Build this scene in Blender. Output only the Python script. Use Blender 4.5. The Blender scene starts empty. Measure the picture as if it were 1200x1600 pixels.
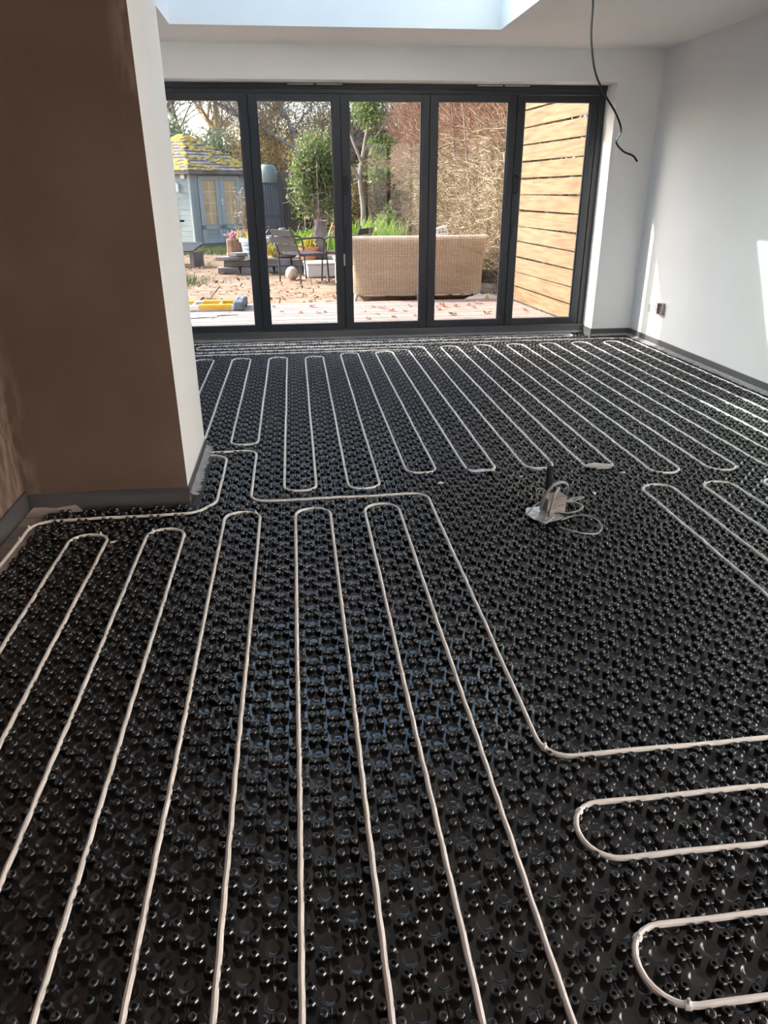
import bpy, math, random
import numpy as np
from mathutils import Vector, Matrix

random.seed(7)
RNG = np.random.default_rng(11)
SC = bpy.context.scene
COL = SC.collection

# ------------------------------------------------------------------ camera
F_PX, YAW, PITCH, ROLL, CAM_H, CAM_X = 1125.43, 0.114623, 0.419603, -0.0067101, 1.283541, 0.0554218
cy_, sy_ = math.cos(YAW), math.sin(YAW)
cp_, sp_ = math.cos(PITCH), math.sin(PITCH)
FWD = Vector((sy_ * cp_, cy_ * cp_, -sp_))
RGT = Vector((cy_, -sy_, 0.0))
UPV = RGT.cross(FWD)
c_, s_ = math.cos(ROLL), math.sin(ROLL)
RX = c_ * RGT + s_ * UPV
UY = -s_ * RGT + c_ * UPV
cam_data = bpy.data.cameras.new('camera')
cam = bpy.data.objects.new('camera', cam_data)
COL.objects.link(cam)
M = Matrix((RX, UY, -FWD)).transposed().to_4x4()
M.translation = Vector((CAM_X, 0.0, CAM_H))
cam.matrix_world = M
cam_data.sensor_fit = 'VERTICAL'
cam_data.sensor_height = 36.0
cam_data.lens = F_PX / 1600.0 * 36.0
cam_data.clip_start = 0.05
cam_data.clip_end = 300
SC.camera = cam

# ------------------------------------------------------------------ sky, sun, exposure
world = bpy.data.worlds.new('sky')
SC.world = world
world.use_nodes = True
wn = world.node_tree
bg = wn.nodes['Background']
sky = wn.nodes.new('ShaderNodeTexSky')
sky.sky_type = 'NISHITA'
sky.sun_disc = False
sky.sun_elevation = math.radians(37.4)
sky.sun_rotation = math.radians(-65)
sky.air_density = 1.0
sky.dust_density = 3.0
sky.ozone_density = 1.0
wn.links.new(sky.outputs[0], bg.inputs[0])
bg.inputs[1].default_value = 0.42
SUN_DIR = Vector((-1.0, 0.48, 0.878)).normalized()
sun_data = bpy.data.lights.new('sun', 'SUN')
sun_data.energy = 5.5
sun_data.angle = math.radians(0.6)
sun_data.color = (1.0, 0.93, 0.82)
sun = bpy.data.objects.new('sun', sun_data)
COL.objects.link(sun)
sun.rotation_euler = (-SUN_DIR).to_track_quat('-Z', 'Y').to_euler()
sun.location = (-6, 6, 9)
SC.view_settings.view_transform = 'Standard'
SC.view_settings.look = 'None'
SC.view_settings.gamma = 1.0
SC.view_settings.use_curve_mapping = False
SC.view_settings.exposure = 2.2
SC.cycles.max_bounces = 10
SC.cycles.diffuse_bounces = 6
SC.cycles.glossy_bounces = 4
SC.cycles.transparent_max_bounces = 16
SC.cycles.caustics_reflective = False
SC.cycles.caustics_refractive = False
SC.cycles.sample_clamp_indirect = 6.0


# ------------------------------------------------------------------ helpers
def tag(o, label=None, cat=None, group=None, kind=None):
    if label: o['label'] = label
    if cat: o['category'] = cat
    if group: o['group'] = group
    if kind: o['kind'] = kind
    return o


def empty(name, loc=(0, 0, 0), rz=0.0, label=None, cat=None, group=None, kind=None):
    o = bpy.data.objects.new(name, None)
    COL.objects.link(o)
    o.location = loc
    o.rotation_euler = (0, 0, rz)
    o.empty_display_size = 0.05
    return tag(o, label, cat, group, kind)


class MB:
    """collects verts and faces for one mesh"""
    def __init__(s):
        s.v = []
        s.f = []
        s.m = []

    def add(s, V, F, mi=0):
        o = len(s.v)
        s.v.extend([tuple(p) for p in V])
        for f in F:
            s.f.append(tuple(i + o for i in f))
            s.m.append(mi)
        return s

    def box(s, x0, x1, y0, y1, z0, z1, mi=0, bevel=0.0):
        if bevel > 0:
            b = bevel
            # chamfered box: 24 verts
            V = []
            for X, sx in ((x0, 1), (x1, -1)):
                for Y, sy in ((y0, 1), (y1, -1)):
                    for Z, sz in ((z0, 1), (z1, -1)):
                        V += [(X, Y + sy * b, Z + sz * b), (X + sx * b, Y, Z + sz * b), (X + sx * b, Y + sy * b, Z)]
            def I(i, j, k, a): return ((i * 2 + j) * 2 + k) * 3 + a
            F = []
            for i in (0, 1): F.append([I(i, 0, 0, 0), I(i, 1, 0, 0), I(i, 1, 1, 0), I(i, 0, 1, 0)])
            for j in (0, 1): F.append([I(0, j, 0, 1), I(1, j, 0, 1), I(1, j, 1, 1), I(0, j, 1, 1)])
            for k in (0, 1): F.append([I(0, 0, k, 2), I(1, 0, k, 2), I(1, 1, k, 2), I(0, 1, k, 2)])
            for j in (0, 1):
                for k in (0, 1): F.append([I(0, j, k, 1), I(0, j, k, 2), I(1, j, k, 2), I(1, j, k, 1)])
            for i in (0, 1):
                for k in (0, 1): F.append([I(i, 0, k, 0), I(i, 0, k, 2), I(i, 1, k, 2), I(i, 1, k, 0)])
            for i in (0, 1):
                for j in (0, 1): F.append([I(i, j, 0, 0), I(i, j, 0, 1), I(i, j, 1, 1), I(i, j, 1, 0)])
            for i in (0, 1):
                for j in (0, 1):
                    for k in (0, 1): F.append([I(i, j, k, 0), I(i, j, k, 1), I(i, j, k, 2)])
            return s.add(V, F, mi)
        V = [(x0, y0, z0), (x1, y0, z0), (x1, y1, z0), (x0, y1, z0), (x0, y0, z1), (x1, y0, z1), (x1, y1, z1), (x0, y1, z1)]
        F = [(0, 3, 2, 1), (4, 5, 6, 7), (0, 1, 5, 4), (1, 2, 6, 5), (2, 3, 7, 6), (3, 0, 4, 7)]
        return s.add(V, F, mi)

    def obox(s, c, ax, ay, az, mi=0):
        """oriented box: centre, half-axis vectors"""
        c, ax, ay, az = Vector(c), Vector(ax), Vector(ay), Vector(az)
        V = [c + i * ax + j * ay + k * az for k in (-1, 1) for j in (-1, 1) for i in (-1, 1)]
        F = [(0, 2, 3, 1), (4, 5, 7, 6), (0, 1, 5, 4), (1, 3, 7, 5), (3, 2, 6, 7), (2, 0, 4, 6)]
        return s.add(V, F, mi)

    def tube(s, P, r, seg=8, mi=0, closed=False, flat=1.0):
        P = [Vector(p) for p in P]
        n = len(P)
        R = r if isinstance(r, (list, tuple)) else [r] * n
        up = Vector((0, 0, 1))
        V, F = [], []
        t0 = (P[1] - P[0]).normalized()
        if abs(t0.dot(up)) > 0.95: up = Vector((1, 0, 0))
        nrm = t0.cross(up).cross(t0).normalized()
        for i in range(n):
            if closed: t = P[(i + 1) % n] - P[i - 1]
            else: t = P[min(i + 1, n - 1)] - P[max(i - 1, 0)]
            if t.length < 1e-9: t = t0
            t.normalize()
            nrm = nrm - t * nrm.dot(t)
            if nrm.length < 1e-6: nrm = t.orthogonal()
            nrm.normalize()
            b = t.cross(nrm)
            for k in range(seg):
                a = 2 * math.pi * k / seg
                V.append(P[i] + nrm * (math.cos(a) * R[i] * flat) + b * (math.sin(a) * R[i]))
        m = n if closed else n - 1
        for i in range(m):
            j = (i + 1) % n
            for k in range(seg):
                l = (k + 1) % seg
                F.append((i * seg + k, i * seg + l, j * seg + l, j * seg + k))
        if not closed:
            F.append(tuple(range(seg))[::-1])
            F.append(tuple((n - 1) * seg + k for k in range(seg)))
        return s.add(V, F, mi)

    def lathe(s, prof, seg=16, c=(0, 0, 0), mi=0, cap=True):
        V, F = [], []
        for r, z in prof:
            for k in range(seg):
                a = 2 * math.pi * k / seg
                V.append((c[0] + r * math.cos(a), c[1] + r * math.sin(a), c[2] + z))
        n = len(prof)
        for i in range(n - 1):
            for k in range(seg):
                l = (k + 1) % seg
                F.append((i * seg + k, i * seg + l, (i + 1) * seg + l, (i + 1) * seg + k))
        if cap:
            F.append(tuple(range(seg))[::-1])
            F.append(tuple((n - 1) * seg + k for k in range(seg)))
        return s.add(V, F, mi)

    def build(s, name, mat, parent=None, smooth=False):
        me = bpy.data.meshes.new(name)
        me.from_pydata([tuple(v) for v in s.v], [], s.f)
        mats = mat if isinstance(mat, (list, tuple)) else [mat]
        for m in mats: me.materials.append(MAT[m] if isinstance(m, str) else m)
        if len(mats) > 1:
            me.polygons.foreach_set('material_index', s.m)
        if smooth:
            me.polygons.foreach_set('use_smooth', [True] * len(me.polygons))
            try: me.set_sharp_from_angle(angle=math.radians(42))
            except Exception: pass
        me.update()
        o = bpy.data.objects.new(name, me)
        COL.objects.link(o)
        o.parent = parent
        return o


def np_mesh(name, V, F, mat, parent=None, smooth=False):
    """V (n,3) array, F (m,k) array of equal-size faces, or list of such arrays"""
    Fs = F if isinstance(F, list) else [F]
    me = bpy.data.meshes.new(name)
    V = np.asarray(V, dtype=np.float32)
    me.vertices.add(len(V))
    me.vertices.foreach_set('co', V.ravel())
    idx = np.concatenate([f.ravel() for f in Fs]).astype(np.int32)
    tot = np.concatenate([np.full(len(f), f.shape[1], dtype=np.int32) for f in Fs])
    start = np.concatenate([[0], np.cumsum(tot)[:-1]]).astype(np.int32)
    me.loops.add(len(idx))
    me.loops.foreach_set('vertex_index', idx)
    me.polygons.add(len(tot))
    me.polygons.foreach_set('loop_start', start)
    me.polygons.foreach_set('loop_total', tot)
    if smooth: me.polygons.foreach_set('use_smooth', np.ones(len(tot), dtype=bool))
    me.materials.append(MAT[mat])
    me.update(calc_edges=True)
    o = bpy.data.objects.new(name, me)
    COL.objects.link(o)
    o.parent = parent
    return o


def stamp(tv, tf_list, pos):
    """repeat a template (tv, [face arrays]) at positions"""
    n, k = len(pos), len(tv)
    V = (tv[None, :, :] + pos[:, None, :]).reshape(-1, 3)
    off = (np.arange(n) * k)[:, None, None]
    return V, [(f[None] + off).reshape(-1, f.shape[1]) for f in tf_list]


def sticks(A, B, r0, r1, sides=3):
    A, B = np.asarray(A, float), np.asarray(B, float)
    n = len(A)
    r0 = np.broadcast_to(np.asarray(r0, float), (n,))
    r1 = np.broadcast_to(np.asarray(r1, float), (n,))
    t = B - A
    t /= np.maximum(np.linalg.norm(t, axis=1, keepdims=True), 1e-9)
    ref = np.where(np.abs(t[:, 2:3]) > 0.9, np.array([[1., 0, 0]]), np.array([[0, 0, 1.]]))
    u = np.cross(t, ref)
    u /= np.linalg.norm(u, axis=1, keepdims=True)
    w = np.cross(t, u)
    V = np.zeros((n, 2 * sides, 3))
    for k in range(sides):
        a = 2 * math.pi * k / sides
        d = math.cos(a) * u + math.sin(a) * w
        V[:, k] = A + d * r0[:, None]
        V[:, sides + k] = B + d * r1[:, None]
    F = np.array([[k, (k + 1) % sides, sides + (k + 1) % sides, sides + k] for k in range(sides)])
    return V.reshape(-1, 3), (F[None] + (np.arange(n) * 2 * sides)[:, None, None]).reshape(-1, 4)


def leaves(P, size, aspect=0.45, jitter=0.5, up=0.0, rng=RNG):
    """bent diamond leaves at points P"""
    n = len(P)
    d = rng.normal(size=(n, 3))
    d[:, 2] += up
    d /= np.linalg.norm(d, axis=1, keepdims=True)
    e = np.cross(d, rng.normal(size=(n, 3)))
    e /= np.maximum(np.linalg.norm(e, axis=1, keepdims=True), 1e-6)
    nn = np.cross(d, e)
    L = size * (1 + jitter * (rng.random(n) - 0.5))[:, None]
    V = np.stack([P, P + d * L * 0.5 + e * L * aspect * 0.5, P + d * L, P + d * L * 0.5 - e * L * aspect * 0.5], axis=1)
    V[:, 1] += nn * L * 0.08
    V[:, 3] += nn * L * 0.08
    F = np.array([[0, 1, 2], [0, 2, 3]])
    return V.reshape(-1, 3), (F[None] + (np.arange(n) * 4)[:, None, None]).reshape(-1, 3)


def blob_points(n, c, r, shell=0.55, rng=RNG):
    d = rng.normal(size=(n, 3))
    d /= np.linalg.norm(d, axis=1, keepdims=True)
    rad = (shell + (1 - shell) * rng.random(n)) ** 1.0
    return np.array(c) + d * rad[:, None] * np.array(r)


# ------------------------------------------------------------------ materials
MAT = {}


def mat(name, col, rough=0.6, spec=0.5, metal=0.0, noise=None, bump=None, trans=None, coat=0.0):
    """noise=(col2, scale, detail, lo, hi[, stretch]); bump=(scale, strength, dist)"""
    m = bpy.data.materials.new(name)
    m.use_nodes = True
    nt = m.node_tree
    b = nt.nodes['Principled BSDF']
    b.inputs['Base Color'].default_value = (*col, 1)
    b.inputs['Roughness'].default_value = rough
    b.inputs['Specular IOR Level'].default_value = spec
    b.inputs['Metallic'].default_value = metal
    if coat: b.inputs['Coat Weight'].default_value = coat
    tc = nt.nodes.new('ShaderNodeTexCoord')
    if noise:
        col2, sc, det, lo, hi = noise[:5]
        n = nt.nodes.new('ShaderNodeTexNoise')
        n.inputs['Scale'].default_value = sc
        n.inputs['Detail'].default_value = det
        src = tc.outputs['Object']
        if len(noise) > 5:
            mp = nt.nodes.new('ShaderNodeMapping')
            mp.inputs['Scale'].default_value = noise[5]
            nt.links.new(src, mp.inputs['Vector'])
            src = mp.outputs['Vector']
        nt.links.new(src, n.inputs['Vector'])
        r = nt.nodes.new('ShaderNodeValToRGB')
        r.color_ramp.elements[0].position = lo
        r.color_ramp.elements[1].position = hi
        r.color_ramp.elements[0].color = (*col, 1)
        r.color_ramp.elements[1].color = (*col2, 1)
        nt.links.new(n.outputs['Fac'], r.inputs['Fac'])
        nt.links.new(r.outputs['Color'], b.inputs['Base Color'])
    if bump:
        n2 = nt.nodes.new('ShaderNodeTexNoise')
        n2.inputs['Scale'].default_value = bump[0]
        n2.inputs['Detail'].default_value = 4
        nt.links.new(tc.outputs['Object'], n2.inputs['Vector'])
        bp = nt.nodes.new('ShaderNodeBump')
        bp.inputs['Strength'].default_value = bump[1]
        bp.inputs['Distance'].default_value = bump[2]
        nt.links.new(n2.outputs['Fac'], bp.inputs['Height'])
        nt.links.new(bp.outputs['Normal'], b.inputs['Normal'])
    if trans is not None:      # thin leaf: some light passes through
        t = nt.nodes.new('ShaderNodeBsdfTranslucent')
        t.inputs['Color'].default_value = (*trans, 1)
        mx = nt.nodes.new('ShaderNodeMixShader')
        mx.inputs[0].default_value = 0.35
        out = nt.nodes['Material Output']
        nt.links.new(b.outputs[0], mx.inputs[1])
        nt.links.new(t.outputs[0], mx.inputs[2])
        nt.links.new(mx.outputs[0], out.inputs['Surface'])
    MAT[name] = m
    return m


def glass_mat(name, tint, gloss_rough=0.0, ior=1.45):
    m = bpy.data.materials.new(name)
    m.use_nodes = True
    nt = m.node_tree
    nt.nodes.remove(nt.nodes['Principled BSDF'])
    out = nt.nodes['Material Output']
    t = nt.nodes.new('ShaderNodeBsdfTransparent')
    t.inputs['Color'].default_value = (*tint, 1)
    g = nt.nodes.new('ShaderNodeBsdfGlossy')
    g.inputs['Roughness'].default_value = gloss_rough
    lw = nt.nodes.new('ShaderNodeLayerWeight')      # same on both faces of the thin pane
    lw.inputs['Blend'].default_value = 0.5
    pw = nt.nodes.new('ShaderNodeMath'); pw.operation = 'POWER'
    pw.inputs[1].default_value = 5.0
    nt.links.new(lw.outputs['Facing'], pw.inputs[0])
    fr = nt.nodes.new('ShaderNodeMath'); fr.operation = 'MULTIPLY_ADD'
    fr.inputs[1].default_value = 0.6
    fr.inputs[2].default_value = ior
    nt.links.new(pw.outputs[0], fr.inputs[0])
    mx = nt.nodes.new('ShaderNodeMixShader')
    nt.links.new(fr.outputs[0], mx.inputs[0])
    nt.links.new(t.outputs[0], mx.inputs[1])
    nt.links.new(g.outputs[0], mx.inputs[2])
    nt.links.new(mx.outputs[0], out.inputs['Surface'])
    MAT[name] = m


mat('paint_white', (0.91, 0.915, 0.915), 0.75, 0.3, noise=((0.86, 0.87, 0.875), 1.6, 5, 0.4, 0.7), bump=(3.0, 0.06, 0.02))
mat('paint_wall', (0.76, 0.79, 0.82), 0.7, 0.3, noise=((0.69, 0.725, 0.76), 1.1, 5, 0.35, 0.7), bump=(3.0, 0.06, 0.02))
mat('ceiling_paint', (0.93, 0.915, 0.90), 0.8, 0.2, noise=((0.89, 0.88, 0.87), 1.3, 4, 0.4, 0.7))
mat('brown_plaster', (0.142, 0.098, 0.076), 0.8, 0.25, noise=((0.178, 0.126, 0.10), 2.3, 6, 0.4, 0.72), bump=(7.0, 0.15, 0.01))
mat('foam_grey', (0.075, 0.078, 0.082), 0.42, 0.5, noise=((0.13, 0.13, 0.135), 2.5, 4, 0.4, 0.7, (0.4, 0.4, 6)), bump=(14, 0.2, 0.01))
mat('film', (0.42, 0.43, 0.45), 0.3, 0.5, trans=(0.4, 0.42, 0.44))
mat('screed', (0.30, 0.28, 0.26), 0.9, noise=((0.22, 0.21, 0.20), 6, 5, 0.4, 0.6))
mat('mat_black', (0.013, 0.013, 0.014), 0.19, 0.75, coat=0.3, bump=(30, 0.07, 0.004))
mat('stud_black', (0.012, 0.012, 0.013), 0.22, 0.8, coat=0.4)
mat('pipe_white', (0.78, 0.74, 0.70), 0.38, 0.5)
mat('tie_white', (0.85, 0.84, 0.82), 0.3)
mat('clip_black', (0.02, 0.02, 0.022), 0.4)
mat('insulation', (0.46, 0.40, 0.37), 0.7, noise=((0.40, 0.34, 0.31), 9, 3, 0.4, 0.6))
mat('ink', (0.16, 0.13, 0.12), 0.7)
mat('alu_dark', (0.020, 0.027, 0.037), 0.38, 0.5)
mat('alu_black', (0.008, 0.008, 0.010), 0.35)
mat('alu_silver', (0.45, 0.46, 0.47), 0.35, metal=0.6)
glass_mat('glass_door', (0.605, 0.61, 0.61), 0.0, 0.02)
glass_mat('glass_sky', (0.50, 0.56, 0.56), 0.0, 0.02)
glass_mat('glass_roof', (0.97, 0.985, 0.99), 0.0, 0.02)
mat('cable_black', (0.012, 0.012, 0.014), 0.4)
mat('cable_grey', (0.30, 0.30, 0.29), 0.45)
mat('foil', (0.62, 0.64, 0.66), 0.28, metal=0.85, bump=(45, 0.6, 0.01))
mat('box_pink', (0.25, 0.22, 0.21), 0.6, noise=((0.33, 0.30, 0.29), 12, 3, 0.45, 0.6))
mat('box_metal', (0.42, 0.36, 0.33), 0.35, metal=0.7, bump=(60, 0.4, 0.004))
mat('wire_grey', (0.25, 0.26, 0.27), 0.4, metal=0.4)
mat('plaster_crumb', (0.75, 0.73, 0.70), 0.9)
# garden
mat('bounce_pale', (0.80, 0.76, 0.72), 0.9, noise=((0.74, 0.70, 0.66), 3, 4, 0.4, 0.6))
mat('bounce_warm', (0.62, 0.545, 0.49), 0.9, noise=((0.54, 0.47, 0.42), 3, 4, 0.4, 0.6))  # warm tone for the light bounced indoors
mat('deck', (0.32, 0.255, 0.235), 0.75, noise=((0.23, 0.18, 0.16), 5, 6, 0.35, 0.7, (1, 14, 4)))
mat('joist', (0.10, 0.08, 0.06), 0.9)
mat('paving', (0.27, 0.19, 0.135), 0.9, noise=((0.19, 0.125, 0.08), 4, 8, 0.35, 0.7), bump=(18, 0.5, 0.03))
mat('soil', (0.21, 0.145, 0.095), 0.95, noise=((0.13, 0.09, 0.05), 2.2, 8, 0.35, 0.65), bump=(14, 0.6, 0.05))
mat('leaf_litter', (0.30, 0.165, 0.09), 0.85, noise=((0.20, 0.10, 0.05), 30, 2, 0.4, 0.6))
mat('leaf_orange', (0.36, 0.13, 0.05), 0.8, noise=((0.22, 0.09, 0.04), 40, 2, 0.4, 0.6))
mat('fence_wood', (0.25, 0.165, 0.09), 0.8, noise=((0.125, 0.075, 0.038), 2.6, 7, 0.38, 0.72, (10, 1.3, 16)))
mat('fence_post', (0.20, 0.15, 0.10), 0.85)
mat('old_wood', (0.20, 0.17, 0.14), 0.9, noise=((0.12, 0.10, 0.085), 5, 6, 0.35, 0.7, (12, 12, 0.8)))
mat('twig_red', (0.40, 0.25, 0.165), 0.85, noise=((0.20, 0.10, 0.06), 8, 3, 0.4, 0.65))
mat('twig_pale', (0.46, 0.37, 0.25), 0.85, noise=((0.20, 0.145, 0.085), 9, 3, 0.4, 0.65))
mat('twig_gold', (0.64, 0.49, 0.26), 0.85, noise=((0.42, 0.29, 0.14), 6, 3, 0.4, 0.65))
mat('bark_grey', (0.34, 0.295, 0.25), 0.9, noise=((0.22, 0.19, 0.16), 9, 5, 0.4, 0.6, (1, 1, 0.3)))
mat('leaf_straw', (0.66, 0.52, 0.26), 0.7, trans=(0.80, 0.63, 0.30), noise=((0.42, 0.31, 0.15), 6, 2, 0.4, 0.6))
mat('leaf_dark', (0.085, 0.12, 0.055), 0.5, trans=(0.12, 0.17, 0.05), noise=((0.05, 0.08, 0.04), 6, 2, 0.4, 0.6))
mat('leaf_mid', (0.19, 0.25, 0.10), 0.45, trans=(0.24, 0.32, 0.09), noise=((0.12, 0.17, 0.06), 6, 2, 0.4, 0.6))
mat('leaf_ever', (0.34, 0.40, 0.28), 0.5, trans=(0.40, 0.46, 0.30), noise=((0.22, 0.28, 0.19), 5, 2, 0.4, 0.6))
mat('leaf_bright', (0.20, 0.32, 0.05), 0.5, trans=(0.25, 0.42, 0.05))
mat('leaf_yellow', (0.42, 0.36, 0.07), 0.6, trans=(0.4, 0.35, 0.05))
mat('leaf_brown_shade', (0.12, 0.08, 0.055), 0.8)  # brown leaf colour, darkened to stand for shade inside the hedge
mat('petal_pink', (0.62, 0.32, 0.33), 0.6, trans=(0.5, 0.25, 0.27))
mat('petal_orange', (0.75, 0.22, 0.03), 0.6)
mat('shed_paint', (0.31, 0.355, 0.335), 0.75, noise=((0.25, 0.29, 0.275), 3, 5, 0.4, 0.7))
mat('shed_trim', (0.35, 0.395, 0.375), 0.7)
mat('shed_pane', (0.56, 0.42, 0.23), 0.4, 0.5, noise=((0.44, 0.31, 0.16), 3, 3, 0.4, 0.6))  # opaque warm tan for the panes
mat('glazing_bar', (0.72, 0.63, 0.45), 0.6)
mat('shingle', (0.20, 0.18, 0.165), 0.9, noise=((0.14, 0.125, 0.115), 5, 4, 0.4, 0.6))
mat('moss', (0.40, 0.27, 0.05), 0.95, noise=((0.27, 0.22, 0.06), 9, 4, 0.4, 0.6))
mat('white_plastic', (0.72, 0.73, 0.73), 0.45)
mat('chair_metal', (0.06, 0.057, 0.06), 0.6, 0.3)
mat('rattan', (0.86, 0.73, 0.57), 0.65, noise=((0.78, 0.65, 0.49), 30, 2, 0.4, 0.6, (0.3, 1, 6)))
mat('rattan_dark', (0.20, 0.145, 0.085), 0.8)
mat('cushion', (0.55, 0.52, 0.46), 0.9)
mat('terracotta', (0.50, 0.20, 0.10), 0.8, noise=((0.42, 0.16, 0.08), 8, 4, 0.4, 0.6))
mat('slate', (0.22, 0.20, 0.195), 0.85, noise=((0.15, 0.135, 0.13), 6, 5, 0.4, 0.6))
mat('stone_pink', (0.26, 0.20, 0.185), 0.9, noise=((0.16, 0.125, 0.115), 5, 5, 0.4, 0.6), bump=(9, 0.8, 0.05))
mat('log', (0.26, 0.14, 0.085), 0.95, noise=((0.14, 0.08, 0.05), 8, 5, 0.4, 0.6))
mat('pot_glaze', (0.62, 0.68, 0.68), 0.35)
mat('pot_blue', (0.16, 0.34, 0.38), 0.35)
mat('tub_grey', (0.10, 0.10, 0.11), 0.35)
mat('sack', (0.68, 0.61, 0.50), 0.85)
mat('ladder_alu', (0.60, 0.60, 0.61), 0.4, metal=0.5)
mat('ladder_yellow', (0.68, 0.36, 0.02), 0.5)
mat('ladder_blue', (0.11, 0.145, 0.19), 0.6)
mat('dark_slat', (0.034, 0.036, 0.043), 0.5, 0.4)
mat('bin_green', (0.20, 0.235, 0.21), 0.4)
mat('stone_white', (0.56, 0.49, 0.41), 0.85, noise=((0.34, 0.24, 0.16), 9, 4, 0.45, 0.65))
mat('label_red', (0.55, 0.10, 0.07), 0.6)
mat('hazard_yellow', (0.65, 0.45, 0.06), 0.6)


# woven strand pattern on the wicker
def weave_nodes():
    m = MAT['rattan']
    nt = m.node_tree
    b = nt.nodes['Principled BSDF']
    src = b.inputs['Base Color'].links[0].from_socket
    tc = nt.nodes.new('ShaderNodeTexCoord')
    sp = nt.nodes.new('ShaderNodeSeparateXYZ')
    cb = nt.nodes.new('ShaderNodeCombineXYZ')
    nt.links.new(tc.outputs['Object'], sp.inputs[0])
    nt.links.new(sp.outputs['X'], cb.inputs['X'])
    nt.links.new(sp.outputs['Z'], cb.inputs['Y'])
    br = nt.nodes.new('ShaderNodeTexBrick')
    br.inputs['Scale'].default_value = 1.0
    br.offset = 0.0
    br.inputs['Brick Width'].default_value = 0.036
    br.inputs['Row Height'].default_value = 0.0225
    br.inputs['Mortar Size'].default_value = 0.0042
    br.inputs['Mortar Smooth'].default_value = 0.4
    br.inputs['Color1'].default_value = (1, 1, 1, 1)
    br.inputs['Color2'].default_value = (0.86, 0.84, 0.80, 1)
    br.inputs['Mortar'].default_value = (0.62, 0.56, 0.49, 1)
    nt.links.new(cb.outputs[0], br.inputs['Vector'])
    mx = nt.nodes.new('ShaderNodeMix'); mx.data_type = 'RGBA'; mx.blend_type = 'MULTIPLY'
    mx.inputs[0].default_value = 1.0
    nt.links.new(src, mx.inputs[6]); nt.links.new(br.outputs['Color'], mx.inputs[7])
    nt.links.new(mx.outputs[2], b.inputs['Base Color'])
weave_nodes()


# streaky brown plaster that has dried pale next to its corners
def brown_nodes():
    m = MAT['brown_plaster']
    nt = m.node_tree
    b = nt.nodes['Principled BSDF']
    lk = b.inputs['Base Color'].links[0]
    src = lk.from_socket
    tc = nt.nodes.new('ShaderNodeTexCoord')
    sp = nt.nodes.new('ShaderNodeSeparateXYZ')
    nt.links.new(tc.outputs['Object'], sp.inputs[0])
    mr = nt.nodes.new('ShaderNodeMapRange')          # dried band beside the free edge, high up
    mr.inputs['From Min'].default_value = -0.56
    mr.inputs['From Max'].default_value = -0.49
    nt.links.new(sp.outputs['X'], mr.inputs['Value'])
    mz = nt.nodes.new('ShaderNodeMapRange')
    mz.inputs['From Min'].default_value = 1.35
    mz.inputs['From Max'].default_value = 1.75
    nt.links.new(sp.outputs['Z'], mz.inputs['Value'])
    ml = nt.nodes.new('ShaderNodeMapRange')          # dried band in the inner corner, low down
    ml.inputs['From Min'].default_value = -1.10
    ml.inputs['From Max'].default_value = -1.17
    nt.links.new(sp.outputs['X'], ml.inputs['Value'])
    mw = nt.nodes.new('ShaderNodeMapRange')
    mw.inputs['From Min'].default_value = 0.85
    mw.inputs['From Max'].default_value = 0.5
    nt.links.new(sp.outputs['Z'], mw.inputs['Value'])
    def mul(a, c):
        n = nt.nodes.new('ShaderNodeMath'); n.operation = 'MULTIPLY'
        nt.links.new(a, n.inputs[0]); nt.links.new(c, n.inputs[1]); return n.outputs[0]
    a = mul(mr.outputs[0], mz.outputs[0])
    c = mul(ml.outputs[0], mw.outputs[0])
    ad = nt.nodes.new('ShaderNodeMath'); ad.operation = 'ADD'
    nt.links.new(a, ad.inputs[0]); nt.links.new(c, ad.inputs[1])
    ns = nt.nodes.new('ShaderNodeTexNoise')
    ns.inputs['Scale'].default_value = 9
    ns.inputs['Detail'].default_value = 6
    mp = nt.nodes.new('ShaderNodeMapping'); mp.inputs['Scale'].default_value = (3, 3, 0.8)
    nt.links.new(tc.outputs['Object'], mp.inputs[0]); nt.links.new(mp.outputs[0], ns.inputs['Vector'])
    rp = nt.nodes.new('ShaderNodeMapRange')
    rp.inputs['From Min'].default_value = 0.42; rp.inputs['From Max'].default_value = 0.62
    nt.links.new(ns.outputs['Fac'], rp.inputs['Value'])
    fac = mul(ad.outputs[0], rp.outputs[0])
    mx = nt.nodes.new('ShaderNodeMix'); mx.data_type = 'RGBA'
    nt.links.new(fac, mx.inputs[0])
    nt.links.new(src, mx.inputs[6])
    mx.inputs[7].default_value = (0.30, 0.22, 0.18, 1)
    nt.links.new(mx.outputs[2], b.inputs['Base Color'])
brown_nodes()

# ------------------------------------------------------------------ room
XR, XN, XF = 3.16, -1.18, -1.60           # right wall, near-left wall, far-left wall
YW, YB = 6.60, -1.6                       # inner face of the garden wall, back wall
CZ, CT = 2.325, 2.86                      # ceiling, top of skylight shaft
PX, PY0, PY1 = -0.478, 3.095, 3.785       # free end of the stub wall
DX0, DX1, DZ = -1.080, 2.785, 2.09         # door opening
SKX0, SKX1, SKY0, SKY1 = -0.705, 1.60, 3.95, 5.94

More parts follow.
